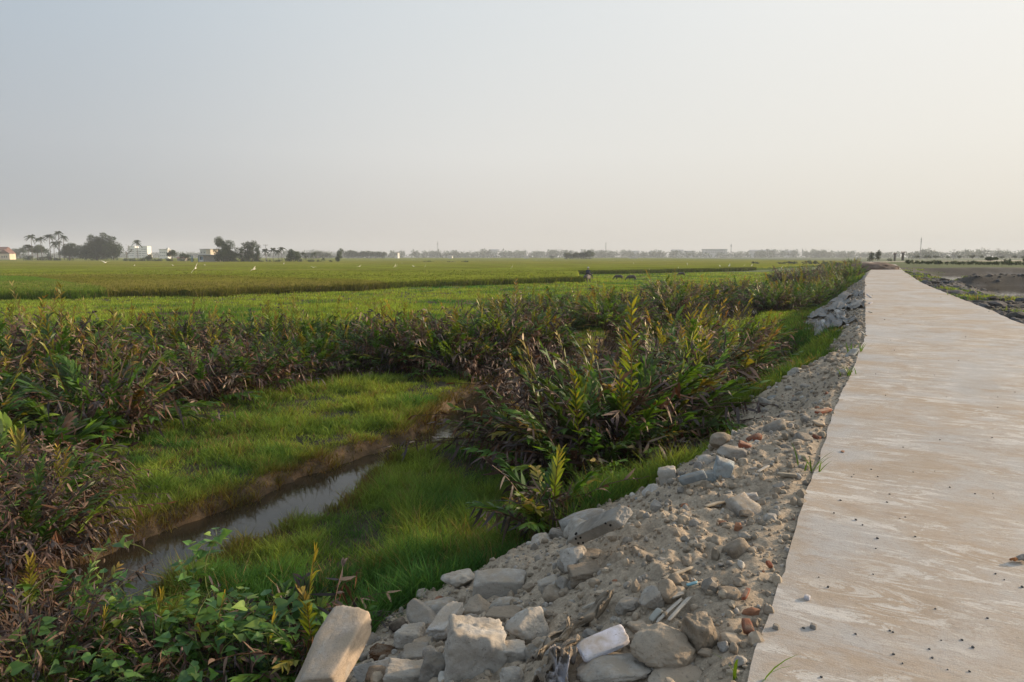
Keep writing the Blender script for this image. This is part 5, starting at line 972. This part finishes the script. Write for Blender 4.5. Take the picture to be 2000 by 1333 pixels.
mast(856, 505, 473, 1150, 'lattice mast with antennas above the woods in the middle left', w=2.4); mast(1181.7, 505, 475, 1150, 'slender pale chimney rising from the woods above the grazing buffaloes', 'chimney', 2.0, True); mast(1424, 505, 477, 1150, 'thin mast right of the long white building', w=1.6); mast(1562, 505, 486, 1200, 'faint short mast right of the grey halls', w=1.1); mast(1791, 508, 465, 700, 'tall thin mast on the right, beyond the two columns', w=1.5)
def pole(px, pb, tp, dist, label, grp=None):
    u = dist/FPX; h = (pb-tp)*u; e = empty('power_pole', ((px-1000)*u, dist, CAMZ-(pb-501)*u)); tag(e, label, 'power pole', grp); A = Acc(); A.tube([(0, 0, 0), (0, 0, h)], [.2, .12], k=6); link('post', A.mesh('post'), M['steel'], e)
    A = Acc(); A.box((0, 0, h*.95), (2.2, .15, .15)); link('crossarm', A.mesh('crossarm'), M['steel'], e); A = Acc(); [A.tube([(q_, 0, h*.955), (q_, 0, h*1.0)], .07, k=5) for q_ in (-1, 0, 1)]; link('insulators', A.mesh('insulators'), M['steel'], e)
pole(1941, 509, 486, 420, 'power pole right of centre on the hazy plain, right side'); pole(1856, 508, 488, 470, 'power pole on the hazy plain left of the round hazy crowns'); pole(523.6, 514, 478, 350, 'thin pole rising among the small palms right of the hut')
# two unfinished columns with bracket tops
M['rust'] = mat_plain('rusty_bar', (.12, .06, .035), .8, .3, 8); M['colc'] = mat_plain('dark_concrete', (.11, .09, .075), .9, .3, 2, .4)
for px, tp, pb, lb, wd in [(1742, 494, 510, 'left and shorter one of two bare concrete columns by the road end', 2.4), (1757.5, 491.5, 509, 'right and taller one of two bare concrete columns by the road end', 3.2)]:
    u = 262/FPX; h = (pb-tp)*u; e = empty('concrete_column', ((px-1000)*u, 262, CAMZ-(pb-501)*u)); tag(e, lb, 'column'); A = Acc(); A.box((0, 0, h*.42), (wd*u, wd*u, h*.84)); link('shaft', A.mesh('shaft'), M['colc'], e)
    A = Acc(); A.box((0, 0, h*.82), (wd*u*2.1, wd*u*.9, h*.07)); link('bracket', A.mesh('bracket'), M['colc'], e); A = Acc()
    for sx in (-1, -.35, .35, 1): 
        for sy in (-.3, .3): A.tube([(sx*wd*u*.95, sy*wd*u, h*.82), (sx*wd*u*.95, sy*wd*u, h*(1.0 if abs(sx) == 1 else .96))], .055, k=4)
    A.box((0, 0, h*.93), (wd*u*1.9, .07, .07)); link('starter_bars', A.mesh('starter_bars'), M['rust'], e)
# ------------------------------------------------------------------ animals and rider
def skin_obj(name, joints, edges, mat, parent=None, sub=2, loc=None):
    me = bpy.data.meshes.new(name); me.from_pydata([j[:3] for j in joints], edges, []); o = bpy.data.objects.new(name, me); COL.objects.link(o)
    md = o.modifiers.new('skin', 'SKIN'); md.use_smooth_shade = True
    me = o.data
    for i, j in enumerate(joints):
        rr = j[3] if hasattr(j[3], '__len__') else (j[3], j[3]); me.skin_vertices[0].data[i].radius = rr; me.skin_vertices[0].data[i].use_root = (i == 0)
    ss_ = o.modifiers.new('sub', 'SUBSURF'); ss_.levels = sub; ss_.render_levels = sub
    dg = bpy.context.evaluated_depsgraph_get(); m2 = bpy.data.meshes.new_from_object(o.evaluated_get(dg)); bpy.data.objects.remove(o); m2.name = name
    m2.polygons.foreach_set('use_smooth', np.ones(len(m2.polygons), bool)); m2.materials.clear(); return link(name, m2, mat, parent, loc)
def buffalo(px, pfoot, hpx, heading, label, graze=True, z=None, dist=None, name='water_buffalo', group='water buffaloes in the grass'):
    """faces +x locally; 1.35 m at the shoulder"""
    if dist is None: x, dist = P(px, pfoot, -1.8)
    x = (px-1000)/FPX*dist; z = -1.8 if z is None else z; sc_ = hpx*dist/FPX/1.42
    e = empty(name, (x, dist, z), heading, sc_); tag(e, label, 'buffalo', group)
    hd = [(1.18, 0, .78, (.17, .17)), (1.42, 0, .38, (.145, .13)), (1.58, 0, .16, (.10, .09))] if graze else [(1.20, 0, 1.22, (.18, .18)), (1.45, 0, 1.32, (.145, .14)), (1.78, 0, 1.20, (.10, .09))]
    J = [(-.15, 0, .95, (.40, .42)), (.45, 0, 1.02, (.38, .42)), (.85, 0, 1.02, (.27, .32))]+hd+[(-.75, 0, 1.00, (.34, .36)), (-1.02, 0, .98, (.20, .24)),
         (.60, .24, .72, .15), (.62, .24, .42, .085), (.58, .24, .10, .065), (.62, .24, .02, .08), (.50, -.24, .72, .15), (.48, -.24, .42, .085), (.50, -.24, .10, .065), (.54, -.24, .02, .08),
         (-.80, .24, .72, .19), (-.92, .24, .44, .095), (-.84, .24, .10, .065), (-.80, .24, .02, .08), (-.68, -.24, .72, .19), (-.78, -.24, .44, .095), (-.72, -.24, .10, .065), (-.68, -.24, .02, .08)]
    E = [(0, 1), (1, 2), (2, 3), (3, 4), (4, 5), (0, 6), (6, 7), (1, 8), (8, 9), (9, 10), (10, 11), (1, 12), (12, 13), (13, 14), (14, 15), (6, 16), (16, 17), (17, 18), (18, 19), (6, 20), (20, 21), (21, 22), (22, 23)]
    skin_obj('body', J, E, M['hide'], e)
    hx, hz = hd[1][0]-.06, hd[1][2]+.12
    for s_ in (1, -1):
        A = Acc(); A.tube([(hx, s_*.10, hz), (hx-.10, s_*.34, hz+.06), (hx-.30, s_*.52, hz+.10), (hx-.55, s_*.50, hz+.16)], [.055, .048, .034, .01], k=7); link('horn', A.mesh('horn', True), M['horn'], e)
        A = Acc(); A.add(*strips(np.array([[hx-.02, s_*.12, hz-.06]]), np.array([[-.25, s_*.9, -.1]]), .26, .14, np.array([[.3, 0, .95]]), np.array([[0, 0, -.1]]), [.4, 1, .8, .1], np.array([[.07, .055, .05]]), np.array([[.07, .055, .05]]))); o = link('ear', A.mesh('ear'), M['hide'], e); o.modifiers.new('t', 'SOLIDIFY').thickness = .02
    A = Acc(); A.tube([(-1.2, 0, 1.08), (-1.30, .02, .85), (-1.30, .04, .5), (-1.28, .05, .38)], [.04, .025, .018, .035], k=5); link('tail', A.mesh('tail'), M['hide'], e)
    return e
bz = buffalo(1146.5, 553, 17.5, math.radians(62), 'water buffalo carrying the rider, seen from behind with its head turned up right', False)
buffalo(1208, 547.5, 10.8, math.radians(172), 'left one of two dark buffalo calves grazing nose down right of the rider', True); buffalo(1233, 549, 11.8, math.radians(186), 'right one of two dark buffalo calves grazing nose down right of the rider', True)
buffalo(1198.5, 534, 8, math.radians(15), 'small dark buffalo standing deep in the rice above the grazing calves', False, z=-2.0, dist=140)
buffalo(1330, 536, 8.5, math.radians(170), 'grey blue buffalo half hidden behind the fern tops right of the calves', True, dist=118)
buffalo(1119, 541, 8.0, math.radians(160), 'pale muddy buffalo back showing in the rice left of the rider', True, z=-2.25, dist=112).children[0].data.materials[0] = mat_plain('dry_mud_hide', (.26, .24, .23), .9, .2, 3)
# rider on the buffalo
bs = bz.scale[0]; c0 = Vector(bz.location); hd_ = bz.rotation_euler[2]; e = empty('person', (c0.x+math.cos(hd_)*.25*bs, c0.y+math.sin(hd_)*.25*bs, c0.z+1.33*bs), hd_, 1.0)
tag(e, 'person in a dark blue jacket and pale hat riding the buffalo, seen from behind', 'person')
J = [(0, 0, .08, (.16, .19)), (-.02, 0, .30, (.13, .17)), (.02, 0, .50, (.12, .20)), (.03, 0, .62, .06), (.04, 0, .70, .055), (.06, 0, .80, (.10, .09)), (.07, 0, .88, (.085, .08)),
     (.02, .22, .52, .07), (.06, .30, .28, .052), (.28, .20, .14, .04), (.36, .16, .12, .035), (.02, -.22, .52, .07), (.05, -.30, .28, .052), (.27, -.20, .14, .04), (.35, -.16, .12, .035),
     (.10, .22, .04, .12), (.40, .42, -.12, .085), (.30, .48, -.50, .055), (.42, .50, -.58, .045), (.10, -.22, .04, .12), (.40, -.42, -.12, .085), (.30, -.48, -.50, .055), (.42, -.50, -.58, .045)]
E = [(0, 1), (1, 2), (2, 3), (3, 4), (4, 5), (5, 6), (2, 7), (7, 8), (8, 9), (9, 10), (2, 11), (11, 12), (12, 13), (13, 14), (0, 15), (15, 16), (16, 17), (17, 18), (0, 19), (19, 20), (20, 21), (21, 22)]
pb_ = skin_obj('body', J, E, None, e); m, t, b, o = newmat('skin_and_clothes'); q = NB(t); at = q.n('ShaderNodeAttribute', attribute_name='Col'); q.l(at.outputs['Color'], b.inputs['Base Color']); b.inputs['Roughness'].default_value = .8
co = np.array([v.co[:] for v in pb_.data.vertices]); cc = np.tile([.035, .035, .075], (len(co), 1)); cc[co[:, 2] > .63] = (.22, .12, .08); cc[(co[:, 2] < .12)] = (.03, .03, .04); cc[(co[:, 0] > .31) & (co[:, 2] > .05) & (co[:, 2] < .2)] = (.22, .12, .08); cc[co[:, 2] < -.47] = (.22, .12, .08)
ca = pb_.data.color_attributes.new('Col', 'FLOAT_COLOR', 'POINT'); ca.data.foreach_set('color', np.c_[cc, np.ones(len(cc))].astype(np.float32).ravel()); pb_.data.materials.append(m)
A = Acc(); A.tube([(.06, 0, .84), (.06, 0, .87), (.06, 0, .95), (.06, 0, 1.0)], [.19, .125, .11, .05], k=14); link('hat', A.mesh('hat', True), mat_plain('pale_hat', (.34, .36, .40), .8, .1, 5), e)
# egrets
def egret_parts(pose, seed):
    r = np.random.RandomState(seed); out = {}
    if pose == 'fly':
        out['body'] = ([(0, 0, 0, (.07, .06)), (.16, 0, .01, (.055, .05)), (.26, 0, .05, .03), (.24, 0, .09, .022), (.33, 0, .08, .028), (.43, 0, .06, .006), (-.16, 0, -.01, (.05, .035)), (-.30, 0, -.02, (.05, .012)), (-.52, 0, -.03, .008)], [(0, 1), (1, 2), (2, 3), (3, 4), (4, 5), (0, 6), (6, 7), (7, 8)])
    else: out['body'] = ([(0, 0, .34, (.07, .075)), (.10, 0, .40, .05), (.14, 0, .50, .025), (.12, 0, .60, .02), (.17, 0, .66, .028), (.28, 0, .65, .006), (-.16, 0, .30, (.04, .03)), (-.01, .03, .2, .012), (0, .03, 0, .01), (-.01, -.03, .2, .012), (.03, -.03, 0, .01)], [(0, 1), (1, 2), (2, 3), (3, 4), (4, 5), (0, 6), (0, 7), (7, 8), (0, 9), (9, 10)])
    return out
bm_f = skin_obj('body', *egret_parts('fly', 0)['body'], M['white']); bm_s = skin_obj('body', *egret_parts('stand', 0)['body'], M['white'], sub=1); fly_me, st_me = bm_f.data, bm_s.data; bpy.data.objects.remove(bm_f); bpy.data.objects.remove(bm_s)
def wing_me():
    A = Acc(); sp = np.array([0, .12, .28, .42, .52, .60]); ld = np.array([.07, .10, .11, .06, -.02, -.12]); tr = np.array([-.12, -.15, -.15, -.14, -.15, -.16]); zz = np.array([0, .02, .03, .02, 0, -.02])
    V = np.concatenate([np.c_[ld, sp, zz+.012], np.c_[(ld+tr)/2, sp, zz+.02], np.c_[tr, sp, zz-.004], np.c_[(ld+tr)/2, sp, zz-.004]]); F = []
    for i in range(5):
        for a_, b_ in ((0, 1), (1, 2), (2, 3), (3, 0)): F.append([a_*6+i, a_*6+i+1, b_*6+i+1, b_*6+i])
    F += [[5, 11, 17, 23], [0, 18, 12, 6]]; A.add(V, np.array(F)); return A.mesh('wing', True)
WM = wing_me()
def egret_fly(px, py, dist, wpx, heading, bank, flap, label):
    s = dist/FPX; sc_ = wpx*s/1.15; e = empty('flying_egret', ((px-1000)*s, dist, CAMZ-(py-501)*s), heading, sc_); e.rotation_euler = (bank, 0, heading); tag(e, label, 'egret', 'white egrets flying low over the rice')
    link('body', fly_me, M['white'], e)
    w1_ = link('wing', WM, M['white'], e, (0, .05, .03), (flap, 0, 0)); w2_ = link('wing', WM, M['white'], e, (0, -.05, .03), (-flap, 0, 0), (1, -1, 1))
for a in [(385.5, 524, 62, 22, math.radians(100), math.radians(-57), .12, 'egret banking with wings upright, nearest one above the left rice'), (211, 513, 90, 17, math.radians(95), .05, .35, 'egret gliding with raised wings over the far left rice'), (498, 526, 80, 16, math.radians(60), math.radians(-35), .15, 'egret banking right of the nearest one, over yellow rice'), (1000, 521.5, 95, 9, math.radians(80), math.radians(-60), .1, 'egret tilted steeply in the middle of the rice plain'),
      (704, 520.5, 110, 10, math.radians(70), math.radians(-25), .2, 'egret flying left of a pair below the dark bushes'), (773, 520, 120, 9, math.radians(70), math.radians(-55), .2, 'left bird of the tilted pair over the middle rice'), (776.5, 520, 122, 8, math.radians(85), math.radians(-60), .2, 'right bird of the tilted pair over the middle rice'), (832, 520, 125, 7, math.radians(100), math.radians(-60), .2, 'small tilted egret right of the pair'), (809, 520.5, 130, 7, math.radians(60), .3, .3, 'small gliding egret just right of the pair'),
      (614, 522.5, 110, 10, math.radians(120), .15, .3, 'egret gliding low right of the small palms'), (267, 519, 120, 6, math.radians(60), -.5, .3, 'small egret gliding in the left rice'), (342, 518.5, 120, 6, math.radians(70), .3, .3, 'small egret left of the nearest banking one'), (404, 518, 130, 5, math.radians(60), .2, .3, 'tiny egret right above the nearest banking one'),
      (1465, 519.5, 120, 8, math.radians(30), -.6, .4, 'egret landing left of the square white one on the right rice'), (1422, 518.8, 130, 7, math.radians(140), -.8, .3, 'egret taking off in the right rice'), (1404, 520, 120, 6, math.radians(20), .3, .4, 'small gliding egret among those in the right rice'), (1452, 518, 130, 6, math.radians(60), -.9, .3, 'narrow tilted egret left of the landing one')]: egret_fly(*a)
def egret_stand(px, py, dist, hpx, label, group, rz):
    s = dist/FPX; hh = hpx*s; o = link('standing_egret', st_me, M['white'], None, ((px-1000)*s, dist, CAMZ-(py-501)*s-hh/2), (0, 0, rz), hh/.68); tag(o, label, 'egret', group)
egret_stand(1523.5, 523, 95, 6.5, 'larger white egret standing alone left of the far fern thicket', None, 0); egret_stand(1340.5, 516, 120, 5.5, 'white egret standing in the rice above the hidden grey buffalo', None, 2); egret_stand(1323, 522.8, 115, 3.2, 'small white egret left of the hidden grey buffalo', None, 1); egret_stand(557, 515, 150, 4.5, 'white egret standing below the slender areca palm', None, 1); egret_stand(1236, 514.5, 150, 3, 'white egret standing alone above the right calf', None, 2); egret_stand(786.5, 514, 170, 2.6, 'lone small egret below the narrow tower like building', None, 2)
r = np.random.RandomState(21)
for i in range(46):
    px = [r.uniform(692, 860), r.uniform(1090, 1440), r.uniform(640, 1100)][i % 3]; egret_stand(px, 508.3+r.uniform(-.6, .9), 420+r.uniform(-40, 60), r.uniform(1.3, 2.3), 'tiny white egret, one of the scattered flock on the far edge of the rice', 'tiny egrets scattered along the far rice', r.uniform(0, 6))
# ------------------------------------------------------------------ haze
me = bpy.data.meshes.new('haze'); bm = bmesh.new(); bmesh.ops.create_cube(bm, size=1); bmesh.ops.scale(bm, vec=(6200, 6200, 63), verts=bm.verts); bmesh.ops.translate(bm, vec=(0, 0, 28), verts=bm.verts); bm.to_mesh(me); bm.free()
m = bpy.data.materials.new('haze'); m.use_nodes = True; t = m.node_tree; t.nodes.clear(); o = t.nodes.new('ShaderNodeOutputMaterial'); v = t.nodes.new('ShaderNodeVolumePrincipled')
v.inputs['Color'].default_value = (.88, .94, 1, 1); v.inputs['Density'].default_value = .00032; v.inputs['Anisotropy'].default_value = .0; t.links.new(v.outputs[0], o.inputs['Volume']); tag(link('haze', me, m), 'pale haze over the whole plain', 'haze', kind='stuff')
